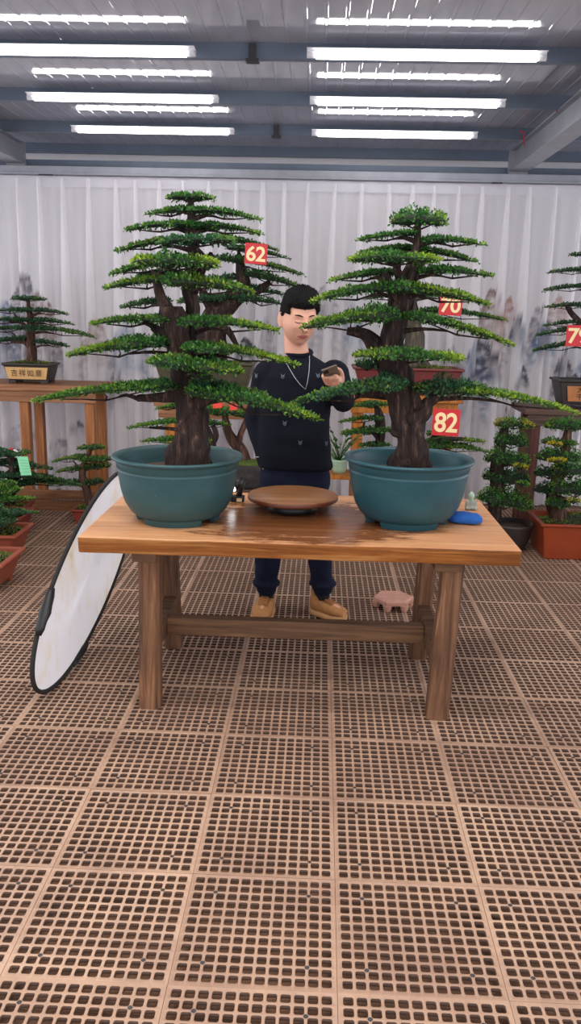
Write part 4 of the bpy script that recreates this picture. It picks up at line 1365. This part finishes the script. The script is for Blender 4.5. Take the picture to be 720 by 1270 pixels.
mb = MB(); mb.tube([p + Vector((-.03, .0, hh - .01)), p + Vector((-.01, .01, hh + .01)), p + Vector((.0, .0, hh - .002))], .0015, 5); tw = nearest_twig(t, p + Vector((-.01, .01, hh + .01))); mb.tube([p + Vector((-.01, .01, hh + .01)), tw], .0015, 5); mb.obj('string', M['steel_dark'], tg)
p = at(17, 558, Y - .3); mb = MB(); mb.tube([p + Vector((-.03, 0, .012)), p + Vector((0, 0, .001))], .006, 8); mb.tube([p + Vector((0, 0, .001)), p + Vector((.03, 0, -.012))], .006, 8, mat=1)
tag(mb.obj('plant_marker', [M['red_plate'], M['white_metal']]), 'short red and white marker stick on the tagged bonsai at left', 'marker')

Y = 5.85
c = floor_at(-14, Y)
t = thing('potted_bonsai', 'bright green bushy bonsai in red oval pot at the left edge, near the stand', 'bonsai', c)
rect_pot(t, c, 108 / ppm(Y), .34, 33 / ppm(Y), .05, 'terracotta', rim=.015)
bonsai_crown(t, Y, [[(-10, 640, 9), (-6, 622, 7), (-2, 608, 5)]], [(-50, 612, 26, 608, 20, 0, 'B', None, .35), (-40, 600, 18, 602, 14, .05, 'B', None, .4), (-12, 622, 44, 619, 13, -.1, 'R', None, .3)], 'leaf_bright', .017, .9, 'bark', .3, .01)

Y = 5.35
c = floor_at(-16, Y)
t = thing('potted_bonsai', 'blue-green bonsai in terracotta pot with moss at the left edge, front row', 'bonsai', c)
rect_pot(t, c, 100 / ppm(Y), .34, 38 / ppm(Y), .05, 'terracotta_light', rim=.02)
bonsai_crown(t, Y, [[(-4, 690, 11), (2, 672, 9), (-2, 655, 8), (-10, 640, 5)]], [(-60, 640, 10, 634, 20, 0, 'B', 'leaf_blue'), (-10, 640, 49, 636, 14, 0, 'R', 'leaf_blue'), (-30, 650, 20, 648, 18, -.1, 'B', 'leaf_blue')], 'leaf_blue', .016, .9, 'bark', .1, .011)

Y = 4.75
c = floor_at(-34, Y)
t = thing('potted_bonsai', 'terracotta pot corner at left edge, nearest the white reflector', 'bonsai', c)
rect_pot(t, c, 105 / ppm(Y), .36, 42 / ppm(Y), .05, 'terracotta_light', rim=.022)
bonsai_crown(t, Y, [[(-50, 715, 10), (-46, 690, 8), (-50, 660, 5)]], [(-100, 665, -35, 662, 18, 0, 'B'), (-90, 645, -40, 642, 16, 0, 'B')], 'leaf', .016, .9, 'bark', .1, .01)

# right edge: on dark stand, sign 79
Y = YSD + .22
c = at(735, 506, Y); c.z = zD
t = thing('potted_bonsai', 'tall airy bonsai in dark pot with orange panel on the right-hand stand', 'bonsai', c)
w = 98 / ppm(Y); h = 35 / ppm(Y)
pot = rect_pot(t, c, w, .26, h, .04, 'pot_dark', rim=.015, soil='soil')
pn = MB(); pn.hexa([(c.x - w * .38, c.y - .125, c.z + h * .25), (c.x + w * .33, c.y - .125, c.z + h * .25), (c.x + w * .33, c.y - .1, c.z + h * .25), (c.x - w * .38, c.y - .1, c.z + h * .25)],
        [(c.x - w * .41, c.y - .136, c.z + h * .78), (c.x + w * .36, c.y - .136, c.z + h * .78), (c.x + w * .36, c.y - .11, c.z + h * .78), (c.x - w * .41, c.y - .11, c.z + h * .78)])
po = pn.obj('panel', plain('orange_panel', (176, 112, 62), .6), pot)
me = text_mesh('大\n千', h * .26, 0, .001, 1.0)
for v in me.vertices:
    x, y, z = v.co; v.co = Vector((x, -.1325 - z - (y + .02) * .17, y + h * .52))
for v in me.vertices: v.co.x -= (735 - 711) / ppm(Y)
me.materials.clear(); me.materials.append(M['ink'])
o = bpy.data.objects.new('lettering', me); COL.objects.link(o); o.parent = po
bonsai_crown(t, Y, [[(738, 480, 7), (734, 455, 6), (728, 430, 5), (722, 405, 4.5), (708, 388, 3), (702, 378, 2)], [(722, 405, 4), (730, 380, 3.5), (738, 350, 3), (742, 320, 2)]],
             [(706, 317, 770, 316, 9, 0, 'B'), (678, 339, 742, 336, 9, 0, 'L'), (738, 336, 800, 342, 9, 0, 'R'), (672, 361, 742, 356, 9, 0, 'L'), (674, 382, 735, 380, 9, 0, 'L'), (738, 358, 810, 366, 9, 0, 'R'), (673, 405, 735, 400, 8, .05, 'L'), (664, 417, 728, 408, 10, -.05, 'L'), (660, 436, 735, 425, 13, 0, 'L'), (730, 400, 800, 410, 11, 0, 'R')], 'leaf_blue', .018, .75, 'bark', .15, .009)
number_sign('79', 703, 403, 731, 430, Y - .3, 'red sign with number 79 cut by the right edge of the picture', .0, t)

# right floor: layered bushes
Y = 5.95
c = floor_at(630, Y)
t = thing('potted_bonsai', 'layered bonsai in round dark bowl on floor behind the right table corner', 'bonsai', c)
h = .2; R = 27 / ppm(Y)
mb = MB(); mb.lathe([(.001, .02), (R * .55, .0), (R * .62, .0), (R * .68, .02), (R * .9, .1), (R * .96, .16), (R * 1.02, .185), (R * 1.02, .2), (R * .94, .2), (R * .9, .16), (.001, .16)], c, 40); mb.obj('pot', M['pot_dark'], t)
mb = MB(); mb.lathe([(R * .91, .165), (R * .5, .178), (.001, .182)], c, 30); mb.obj('soil', M['soil'], t)
bonsai_crown(t, Y, [[(614, 648, 9), (614, 625, 8), (618, 600, 8), (618, 575, 8), (622, 550, 6), (626, 530, 4)]],
             [(612, 527, 661, 529, 13, 0, 'D', 'leaf_yellow', .45), (612, 548, 655, 551, 24, 0, 'D', None, .1), (600, 570, 656, 573, 23, -.05, 'D', None, .05), (636, 579, 654, 580, 10, -.2, 'B', 'leaf_yellow', .8), (598, 592, 656, 598, 27, 0, 'D', 'leaf_blue', .1), (640, 599, 656, 602, 10, -.2, 'B', None, .7), (592, 617, 658, 629, 30, -.03, 'D', None, .12)], 'leaf_bright', .017, .9, 'bark', .1, .012, depth_k=.45)

Y = 5.9
c = floor_at(716, Y); 
t = thing('potted_bonsai', 'layered bonsai with yellow leaves in orange rectangular pot at right edge', 'bonsai', c)
rect_pot(t, c, 118 / ppm(Y), .42, 46 / ppm(Y), .03, 'pot_orange', rim=.018, feet=False)
bonsai_crown(t, Y, [[(692, 662, 13), (692, 640, 10), (688, 615, 8), (694, 590, 7), (700, 565, 6), (702, 545, 5), (705, 530, 3)]],
             [(674, 530, 740, 531, 17, 0, 'D', None, .2), (670, 549, 715, 550, 14, 0, 'B', None, .2), (680, 551, 696, 552, 9, -.2, 'B', 'leaf_yellow', 1.2), (664, 568, 720, 570, 24, 0, 'D', None, .1), (680, 572, 702, 571, 8, -.24, 'B', 'leaf_yellow', 1.2), (662, 588, 700, 590, 18, .05, 'D', 'leaf_blue', .0), (684, 585, 730, 585, 26, -.1, 'D', None, .2),
              (660, 608, 700, 610, 16, .05, 'D', 'leaf_blue', -.1), (682, 608, 745, 610, 28, -.1, 'D', 'leaf_bright', .1), (676, 626, 708, 627, 17, -.08, 'D', None, .1), (704, 622, 718, 622, 10, -.25, 'B', 'leaf_yellow', .8)], 'leaf_bright', .017, .85, 'bark_brown', .15, .012, depth_k=.42)

# ------------------------------------------------------------------ PERSON behind the table
YM = 4.42
man = thing('person', 'person in navy knit jumper and trousers standing behind the table, looking down at a phone', 'person', (at(366, 700, YM).x, 4.38, 0))
HC = at(370.5, 396, YM - .05)
HR = Matrix.Rotation(math.radians(20), 3, 'Z') @ Matrix.Rotation(math.radians(13), 3, 'X')
HS = 1.13


def gau(x, z, cx, cz, sx, sz): return math.exp(-((x - cx) / sx) ** 2 - ((z - cz) / sz) ** 2)


def head_pt(d, off=0.0):
    """d unit direction; face towards -y; returns local metres"""
    x, y, z = d.x * .077, d.y * .096, d.z * .118
    t = max(0.0, -z / .118)
    if z < 0:
        x *= 1 - .22 * t ** 2.2
        if y > 0: y *= 1 - .42 * t ** 1.2
        else: y *= 1 - .10 * t ** 2
    else:
        x *= 1 + .02 * math.sin(min(1, z / .1) * 3.14)
        y *= 1 + (.05 if y > 0 else -.02) * math.sin(min(1, z / .118) * 3.14)
    f = 0.0
    if y < 0:
        f += .021 * gau(x, z, 0, -.022, .0115, .013) + .012 * gau(x, z, 0, -.004, .008, .020) + .006 * (gau(x, z, -.011, -.026, .007, .008) + gau(x, z, .011, -.026, .007, .008))
        f += .0045 * (gau(x, z, -.03, .034, .022, .009) + gau(x, z, .03, .034, .022, .009))
        f -= .0075 * (gau(x, z, -.031, .013, .017, .012) + gau(x, z, .031, .013, .017, .012))
        f += .005 * (gau(x, z, -.031, .009, .011, .0065) + gau(x, z, .031, .009, .011, .0065))     # closed lids
        f += .004 * (gau(x, z, -.046, -.016, .018, .014) + gau(x, z, .046, -.016, .018, .014))
        f += .006 * gau(x, z, 0, -.053, .021, .0055) + .0065 * gau(x, z, 0, -.064, .018, .006) - .005 * gau(x, z, 0, -.0585, .026, .0022)
        f -= .003 * gau(x, z, 0, -.075, .02, .006) + .003 * (gau(x, z, -.030, -.045, .006, .016) + gau(x, z, .030, -.045, .006, .016))
        f += .007 * gau(x, z, 0, -.094, .018, .014)
    p = Vector((x, y - f, z))
    if off:
        p += Vector((d.x / .077, d.y / .096, d.z / .118)).normalized() * off
    return p


def hw(p): return HC + HR @ (p * HS)


def sphere_dirs(n, m):
    out = []
    for i in range(m + 1):
        ph = math.pi * i / m
        for k in range(n):
            th = 2 * math.pi * k / n
            out.append(Vector((math.sin(ph) * math.cos(th), math.sin(ph) * math.sin(th), -math.cos(ph))))
    return out


def sphere_faces(n, m):
    return [(i * n + k, i * n + (k + 1) % n, (i + 1) * n + (k + 1) % n, (i + 1) * n + k) for i in range(m) for k in range(n)]


def ring(cx, cy, cz, hx, hy, n=28, p=.85):
    o = []
    for k in range(n):
        th = 2 * math.pi * k / n
        c, s = math.cos(th), math.sin(th)
        o.append((cx + hx * math.copysign(abs(c) ** p, c), cy + hy * math.copysign(abs(s) ** p, s), cz))
    return o


def torso_rings(rows, grow=0.0):
    out = []
    for py, xl, xr, hy, cy in rows:
        a = at(xl, py, YM); b = at(xr, py, YM)
        out.append(ring((a.x + b.x) / 2, YM + cy, (a.z + b.z) / 2, (b.x - a.x) / 2 + grow, hy + grow))
    return out


SH_R, EL_R, WR_R = at(325, 465, YM), at(317, 521, YM + .05), at(330, 570, YM - .02)
SH_L, EL_L, WR_L = at(420, 464, YM), at(426, 500, YM - .06), at(417, 481, YM - .25)
PH = at(412, 466, YM - .36)                       # phone centre
PW = Vector((.93, -.05, .36)).normalized(); PL = Vector((.22, -.72, .66)); PL = (PL - PW * PL.dot(PW)).normalized(); PN = PW.cross(PL)
if PN.z < 0: PN = -PN                              # screen side
HIP_R, HIP_L = at(344, 612, YM + .02), at(385, 612, YM + .02)
ANK_R, ANK_L = at(330, 738, 4.44), at(399, 738, 4.44)
KN_R, KN_L = at(332, 676, YM - .01), at(396, 676, YM - .01)
TOE_R, TOE_L = atz(321, 776, 0), atz(428, 771, 0)

body = MB()
nD, mD = 64, 64
body.add([hw(head_pt(d)) for d in sphere_dirs(nD, mD)], sphere_faces(nD, mD), 0, True)
for sx in (-1, 1):                                 # ears
    e0 = hw(Vector((sx * .077, .012, -.005)))
    rot = HR @ Matrix.Rotation(sx * math.radians(-25), 3, 'Z')
    body.ellipsoid(e0 + HR @ Vector((sx * .008, 0, .004)), (.009, .022, .037), 14, 10, rot=rot)
    body.ellipsoid(e0 + HR @ Vector((sx * .005, -.008, -.028)), (.008, .010, .013), 10, 8, rot=rot)
NK = at(371, 446, YM + .01)
body.capsule([HC + HR @ Vector((0, .035, -.05)), HC + HR @ Vector((0, .03, -.12)), NK + Vector((0, .0, -.05))], [.062, .061, .068], 20)
body.loft(torso_rings([(600, 332, 402, .085, 0), (560, 332, 400, .085, 0), (520, 332, 400, .09, 0), (490, 333, 402, .09, 0), (470, 338, 408, .085, 0), (458, 345, 398, .07, 0), (450, 356, 386, .05, 0)]))
body.capsule([SH_R, EL_R, WR_R], [.045, .036, .028]); body.capsule([SH_L, EL_L, WR_L], [.045, .038, .029])
body.capsule([HIP_R, KN_R, ANK_R, ANK_R + Vector((0, 0, -.06))], [.075, .05, .035, .035]); body.capsule([HIP_L, KN_L, ANK_L, ANK_L + Vector((0, 0, -.06))], [.075, .05, .035, .035])
for ank, toe in ((ANK_R, TOE_R), (ANK_L, TOE_L)):
    body.capsule([Vector((ank.x, ank.y + .03, .06)), Vector(((ank.x + toe.x) / 2, (ank.y + toe.y) / 2, .055)), Vector((ank.x * .25 + toe.x * .75, ank.y * .25 + toe.y * .75, .045))], [.032, .032, .026])
# left hand closed round the phone: palm under its back, four fingers over one edge, thumb over the other
back = PH - PN * .016
pc = back - PL * .02 + PW * .012
body.capsule([WR_L, WR_L.lerp(pc, .5) - PN * .008, pc - PN * .008], [.027, .028, .026], 14)
body.capsule([pc - PN * .006 - PL * .026, pc - PN * .006 + PL * .030], [.019, .018], 12)
body.capsule([pc - PN * .004 - PW * .018 - PL * .026, pc - PN * .004 - PW * .018 + PL * .032], [.014, .013], 12)
for k, (ol, ln) in enumerate(((-.028, .80), (-.009, .95), (.011, 1.0), (.031, .92))):
    b0 = pc + PL * ol - PN * .003
    e = PH - PW * .040 + PL * (ol - .014)
    body.capsule([b0, e - PN * .012, e - PW * .010 * ln + PN * .004, e + PW * .006 * ln + PN * .0155], [.0098, .0092, .0086, .0074], 10)
t0 = pc + PW * .022 - PL * .024
body.capsule([t0, PH + PW * .047 - PL * .012 - PN * .004, PH + PW * .045 + PL * .012 + PN * .012, PH + PW * .028 + PL * .026 + PN * .0155], [.0135, .0115, .0105, .0085], 10)
# right hand down inside the pocket
hd_ = (HIP_R + Vector((-.03, -.06, -.10)))
body.capsule([WR_R, WR_R.lerp(hd_, .55)], [.027, .026], 12)
for k in range(4):
    q = WR_R.lerp(hd_, .5) + Vector((-.03 + k * .018, -.005 * k, 0))
    body.capsule([q, q + Vector((.004, -.01, -.05)), q + Vector((.008, .0, -.085 + .006 * abs(k - 1.5)))], [.0095, .009, .0075], 8)
q = WR_R.lerp(hd_, .35); body.capsule([q, q + Vector((.03, -.02, -.03)), q + Vector((.034, -.022, -.065))], [.012, .0105, .0085], 8)
bm_ = remesh(body, .0046, 3)
bo = link_mesh('body', bm_, [M['skin'], M['lip']], man)
bb = base_of(man)
HRi = HR.transposed()
for pl in bo.data.polygons:
    q = HRi @ (pl.center + bb - HC) / HS
    if q.y < -.05 and abs(q.x) < .025 * (1 - .0) and abs(q.z + .0585) < .0105 * (1 - (q.x / .027) ** 2): pl.material_index = 1
    pl.use_smooth = True


def face_patch(name, mat, pts, w, th=.0016):
    """a thin strip following the face surface: pts are (x, z) in head space"""
    def surf(x, z):
        lo = Vector((x / .077, -math.sqrt(max(.05, 1 - (x / .077) ** 2 - (z / .118) ** 2)), z / .118)).normalized()
        for _ in range(12):
            p = head_pt(lo); lo = Vector((lo.x + (x - p.x) / .09, lo.y, lo.z + (z - p.z) / .12)).normalized()
        return head_pt(lo) + Vector((0, -th * .6, 0))
    P = [hw(surf(x, z)) for x, z in pts]
    mb = MB(); n = len(P)
    mb.tube(P, [w * (.35 + .65 * math.sin(math.pi * (i + .5) / n)) for i in range(n)], 8)
    return mb.obj(name, mat, man)


for sx in (-1, 1):
    face_patch('eyebrow', M['hair'], [(sx * (.013 + .0055 * i), .033 + .0045 * math.sin(i / 6 * 2.6)) for i in range(7)], .0038)
    face_patch('eyelid_line', M['hair'], [(sx * (.017 + .0045 * i), .0075 - .0035 * math.sin(math.pi * i / 6)) for i in range(7)], .0019)
face_patch('mouth_line', plain('mouth_dark', (110, 58, 56), .6), [(-.022 + .0055 * i, -.0588 + .001 * math.cos(i)) for i in range(9)], .0014)

# hair: a thick short cap cut at the hairline
def hair_t(d):
    p = head_pt(d)
    front = -p.y
    line = .066 if p.y < -.045 else (.066 + (p.y + .045) / .05 * -.061 if p.y < .005 else .005 - (p.y - .005) * 1.0)
    if abs(p.x) > .058 and -.06 < p.y < -.02: line = min(line, .035)
    line += .004 * noise.noise(d * 14) + .003 * noise.noise(d * 40)
    h = (p.z - line)
    if h < -.006: return None
    k = max(0.0, min(1.0, (h + .006) / .012))
    top = max(0, min(1, (p.z - .03) / .07))
    return k * (.009 + .018 * top + (.008 * top if p.y < 0 else 0)) + .004 * noise.noise(d * 26) * k + .0025 * noise.noise(d * 60) * k + .006 * k * max(0, min(1, (p.z - .07) / .03)) * min(1, abs(p.x) / .05)


hm = MB(); n_, m_ = 120, 90
dirs = sphere_dirs(n_, m_); tv = [hair_t(d) for d in dirs]
outer = [hw(head_pt(d, max(.0005, t_ or 0) )) for d, t_ in zip(dirs, tv)]
inner = [hw(head_pt(d, -.006)) for d in dirs]
keep = [f for f in sphere_faces(n_, m_) if all(tv[i] is not None for i in f)]
used = sorted({i for f in keep for i in f}); mp_ = {i: k for k, i in enumerate(used)}; nu_ = len(used)
hm.add([outer[i] for i in used] + [inner[i] for i in used], [tuple(mp_[i] for i in f) for f in keep] + [tuple(nu_ + mp_[i] for i in reversed(f)) for f in keep], 0, True)
ec = {}
for f in keep:
    for a, b2 in zip(f, f[1:] + f[:1]):
        ec[(a, b2)] = 1
hm.add([outer[i] for i in used] + [inner[i] for i in used], [(mp_[b2], mp_[a], nu_ + mp_[a], nu_ + mp_[b2]) for (a, b2) in ec if (b2, a) not in ec], 0, True)
hr_ = random.Random(5)
cand = [i for i in used if (tv[i] or 0) > .006]
for _ in range(2600):
    i = hr_.choice(cand); d = dirs[i]
    o0 = hw(head_pt(d, tv[i] - .003)); nrm = (HR @ Vector((d.x / .077, d.y / .096, d.z / .118))).normalized()
    gr = (nrm + Vector((hr_.uniform(-.5, .5), hr_.uniform(-.7, .2), hr_.uniform(-.1, .5)))).normalized(); sdv = gr.cross(Vector((hr_.random(), hr_.random(), hr_.random()))).normalized() * .0016
    L_ = hr_.uniform(.006, .013)
    hm.add([o0 - sdv, o0 + sdv, o0 + gr * L_], [(0, 1, 2)], 0, False)
hm.obj('hair', M['hair'], man)

# jumper
sw = MB()
sw.loft(torso_rings([(580, 321, 411, .118, 0), (577, 320, 412, .122, 0), (566, 320, 411, .124, 0), (545, 320, 409, .128, 0), (520, 321, 409, .128, 0), (495, 320, 412, .128, 0), (478, 319, 420, .122, 0), (466, 322, 421, .112, 0),
                     (456, 332, 411, .095, .005), (448, 345, 398, .078, .01), (441, 355, 387, .068, .012), (438, 357, 385, .064, .012)]))
sw.capsule([SH_R + Vector((.02, 0, .0)), EL_R, WR_R + Vector((.0, 0, .0))], [.074, .062, .048], 18)
sw.capsule([SH_L + Vector((-.02, 0, .0)), EL_L, EL_L.lerp(WR_L, .9)], [.074, .062, .044], 18)
for (p0, p1, r) in ((EL_R, WR_R, .050), (EL_L, EL_L.lerp(WR_L, .9), .046)):     # cuffs
    q0 = p0.lerp(p1, .82); sw.tube([q0, p0.lerp(p1, 1.02)], r, 18)
sm_ = remesh(sw, .0075, 5)
for v in sm_.vertices:
    p = v.co
    k = .0045 * noise.noise(Vector((p.x * 7, p.y * 7, p.z * 16))) + .006 * noise.noise(Vector((p.x * 4 + p.z * 9, p.y * 4, p.z * 5)))
    v.co = p + v.normal * k
so_ = link_mesh('jumper', sm_, M['knit'], man)
tor = MB(); cN = at(371.5, 438, YM); cN.y = YM + .004
tor.tube([(cN.x + .064 * math.cos(a) - .004, cN.y + .062 * math.sin(a), cN.z + .004 + .014 * math.sin(a)) for a in [2 * math.pi * i / 40 for i in range(41)]], .011, 8, caps=False); tor.obj('collar', M['knit'], man)

# trousers
tz = MB()
tz.loft(torso_rings([(640, 330, 400, .10, .02), (612, 323, 407, .118, .01), (595, 321, 409, .115, .005), (575, 325, 406, .108, 0), (560, 328, 402, .10, 0)]))
for hip, kn, an in ((HIP_R, KN_R, ANK_R), (HIP_L, KN_L, ANK_L)):
    tz.capsule([hip, kn, kn.lerp(an, .6), an + Vector((0, 0, .05))], [.098, .074, .064, .060], 20)
    h0 = an + Vector((0, 0, .10)); h1 = an + Vector((0, 0, .062))
    tz.tube([h0, h0.lerp(h1, .5), h1], [.062, .076, .080], 20)
tm_ = remesh(tz, .0075, 4)
for v in tm_.vertices:
    p = v.co; v.co = p + v.normal * (.008 * noise.noise(Vector((p.x * 6, p.y * 6, p.z * 11))) + .005 * noise.noise(Vector((p.x * 14, p.y * 14, p.z * 26))))
link_mesh('trousers', tm_, M['denim'], man)
for an in (ANK_R, ANK_L):
    mb = MB(); mb.tube([an + Vector((0, 0, .09)), an + Vector((0, .005, .0)), an + Vector((0, .01, -.04))], [.047, .043, .046], 16, rough=.05); mb.obj('sock', M['sock'], man)


def shoe(ank, toe):
    heel = Vector((ank.x, ank.y, 0)); d = Vector((toe.x - heel.x, toe.y - heel.y, 0)); d.normalize(); sd = Vector((-d.y, d.x, 0))
    heel = heel - d * .065; Lf = (Vector((toe.x, toe.y, 0)) - heel).length
    def P(u, s, z): return heel + d * (u * Lf) + sd * s + Vector((0, 0, z))
    def hwid(u): return .050 * (1 - max(0, (.22 - u) / .22) ** 2 * .45) * (1 + .14 * math.sin(min(1, max(0, (u - .45) / .4)) * math.pi)) * (max(.0, 1 - max(0, (u - .80) / .2) ** 2.4)) ** .5
    outl = [0, .03, .08, .2, .35, .5, .65, .78, .88, .95, .985, 1.0]
    def sect(u, zlo, zhi, k=1.0, pw=.7):
        w = max(.006, hwid(u) * k); r = []
        for j in range(16):
            th = 2 * math.pi * j / 16; c, s = math.cos(th), math.sin(th)
            r.append(P(u, w * math.copysign(abs(c) ** pw, c), (zlo + zhi) / 2 + (zhi - zlo) / 2 * math.copysign(abs(s) ** pw, s)))
        return r
    sl = MB(); sl.loft([sect(u, .0005, .034 - .006 * max(0, u - .6), 1.08, .35) for u in outl]); s = sl.obj('sole', M['sole'], man)
    top = lambda u: .034 + (.082 if u < .12 else .082 - (u - .12) * .085 if u < .42 else max(.022, .0565 - (u - .42) * .062))
    up = MB(); up.loft([sect(min(.985, max(.012, u)), .026, top(u) + .006, .98, .78) for u in outl]); up.obj('shoe_upper', M['suede'], man)
    col = MB(); col.tube([P(.20 + .13 * math.cos(a), .038 * math.sin(a), .112 - .02 * math.cos(a)) for a in [2 * math.pi * i / 24 for i in range(25)]], .009, 8, caps=False); col.obj('shoe_collar', M['suede'], man)
    tg_ = MB(); tg_.loft([[P(u + du, sx, z) for du, sx, z in ((0, -.02, top(u) + .004), (0, .02, top(u) + .004), (0, .02, top(u) + .014), (0, -.02, top(u) + .014))] for u in (.27, .4, .55, .66)], smooth=False); tg_.obj('tongue', M['suede'], man, bevel=.003)
    for k in range(5):
        u = .36 + k * .065; z = top(u) + .013
        lc = MB(); lc.tube([P(u, -.030, z - .012), P(u + .012, -.012, z + .003), P(u + .03, .012, z + .002), P(u + .035, .030, z - .014)], .0035, 6); lc.obj('lace', M['lace'], man)
    tc_ = MB(); tc_.tube([P(.70, (hwid(.70) + .001) * math.cos(a), .034 + .032 * math.sin(a)) for a in [math.pi * i / 12 for i in range(13)]], .0022, 5); tc_.obj('toe_seam', M['lace'], man)
    return s


shoe(ANK_R, TOE_R); shoe(ANK_L, TOE_L)

# marks and cord lying on the jumper: cast from the front on to the cloth
bv = BVHTree.FromObject(so_, bpy.context.evaluated_depsgraph_get())
def on_cloth(px, py, lift=.003):
    tgt = at(px, py, YM); o0 = Vector((0, 0, CAM_H)); dd = (tgt - o0).normalized()
    hit, nrm, _, _ = bv.ray_cast(o0 - bb, dd)
    if hit is None: return None, None
    return hit + bb + nrm * lift, nrm
for (px, py) in ((397, 435), (350.5, 467), (394, 466), (353, 525), (372, 549), (404, 550), (318, 466)):
    p, nr = on_cloth(px, py)
    if p is None: continue
    sd = nr.cross(Vector((0, 0, 1))).normalized(); uu = sd.cross(nr)
    if uu.z < 0: uu = -uu
    mb = MB()
    uu = uu * .8; sd = sd * .8
    for (a, b2) in (((-.012, .016), (-.007, .002)), ((.012, .016), (.007, .002)), ((-.007, .002), (-.010, -.010)), ((.007, .002), (.010, -.010)), ((-.007, .002), (.007, .002)), ((-.004, .002), (-.004, -.014)), ((.004, .002), (.004, -.014)), ((-.004, -.014), (.004, -.014)), ((-.003, .002), (-.005, .010)), ((.003, .002), (.005, .010))):
        mb.tube([p + sd * a[0] + uu * a[1], p + sd * b2[0] + uu * b2[1]], .0011, 5)
    mb.obj('embroidered_motif', M['thread'], so_)
cord = []
for (px, py) in ((350, 441), (353, 447), (358, 456), (365, 468), (372, 477), (378.5, 483), (381, 474), (383, 460), (383.5, 448), (383, 443)):
    p, nr = on_cloth(px, py, .004)
    if p is not None: cord.append(p)
back_n = [Vector((cord[-1].x + .004, YM - .03, cord[-1].z + .012)), Vector((cN.x + .062, YM + .03, cN.z + .02)), Vector((cN.x, YM + .085, cN.z + .05)), Vector((cN.x - .068, YM + .03, cN.z + .02)), Vector((cord[0].x, YM - .02, cord[0].z + .03))]
mb = MB(); mb.tube(cord + back_n + [cord[0]], .0016, 6, caps=False); mb.obj('neck_cord', M['cord'], man)
mb = MB(); mb.tube([WR_R.lerp(EL_R, .12) + Vector((.052 * math.cos(a), .050 * math.sin(a), .01 * math.cos(a))) for a in [2 * math.pi * i / 24 for i in range(25)]], .0022, 6, caps=False); mb.obj('bracelet', M['cord'], man)

# the phone in the hand
ph = thing('smartphone', 'dark smartphone held in the left hand of the standing person', 'phone', PH)
def slab_oriented(w, l, t0_, t1_):
    return [PH - PW * w - PL * l + PN * t0_, PH + PW * w - PL * l + PN * t0_, PH + PW * w + PL * l + PN * t0_, PH - PW * w + PL * l + PN * t0_], [PH - PW * w - PL * l + PN * t1_, PH + PW * w - PL * l + PN * t1_, PH + PW * w + PL * l + PN * t1_, PH - PW * w + PL * l + PN * t1_]
mb = MB(); mb.hexa(*slab_oriented(.038, .077, -.005, .004)); mb.obj('case', M['phone_case'], ph, bevel=.003)
mb = MB(); mb.hexa(*slab_oriented(.036, .075, .0038, .0052)); mb.obj('screen', M['phone'], ph, bevel=.0006)
cmb = PH - PW * .02 + PL * .055
mb = MB(); mb.hexa([cmb - PW * .012 - PL * .014 - PN * .0065, cmb + PW * .012 - PL * .014 - PN * .0065, cmb + PW * .012 + PL * .014 - PN * .0065, cmb - PW * .012 + PL * .014 - PN * .0065], [cmb - PW * .012 - PL * .014 - PN * .004, cmb + PW * .012 - PL * .014 - PN * .004, cmb + PW * .012 + PL * .014 - PN * .004, cmb - PW * .012 + PL * .014 - PN * .004]); mb.obj('camera_bump', M['phone'], ph, bevel=.001)
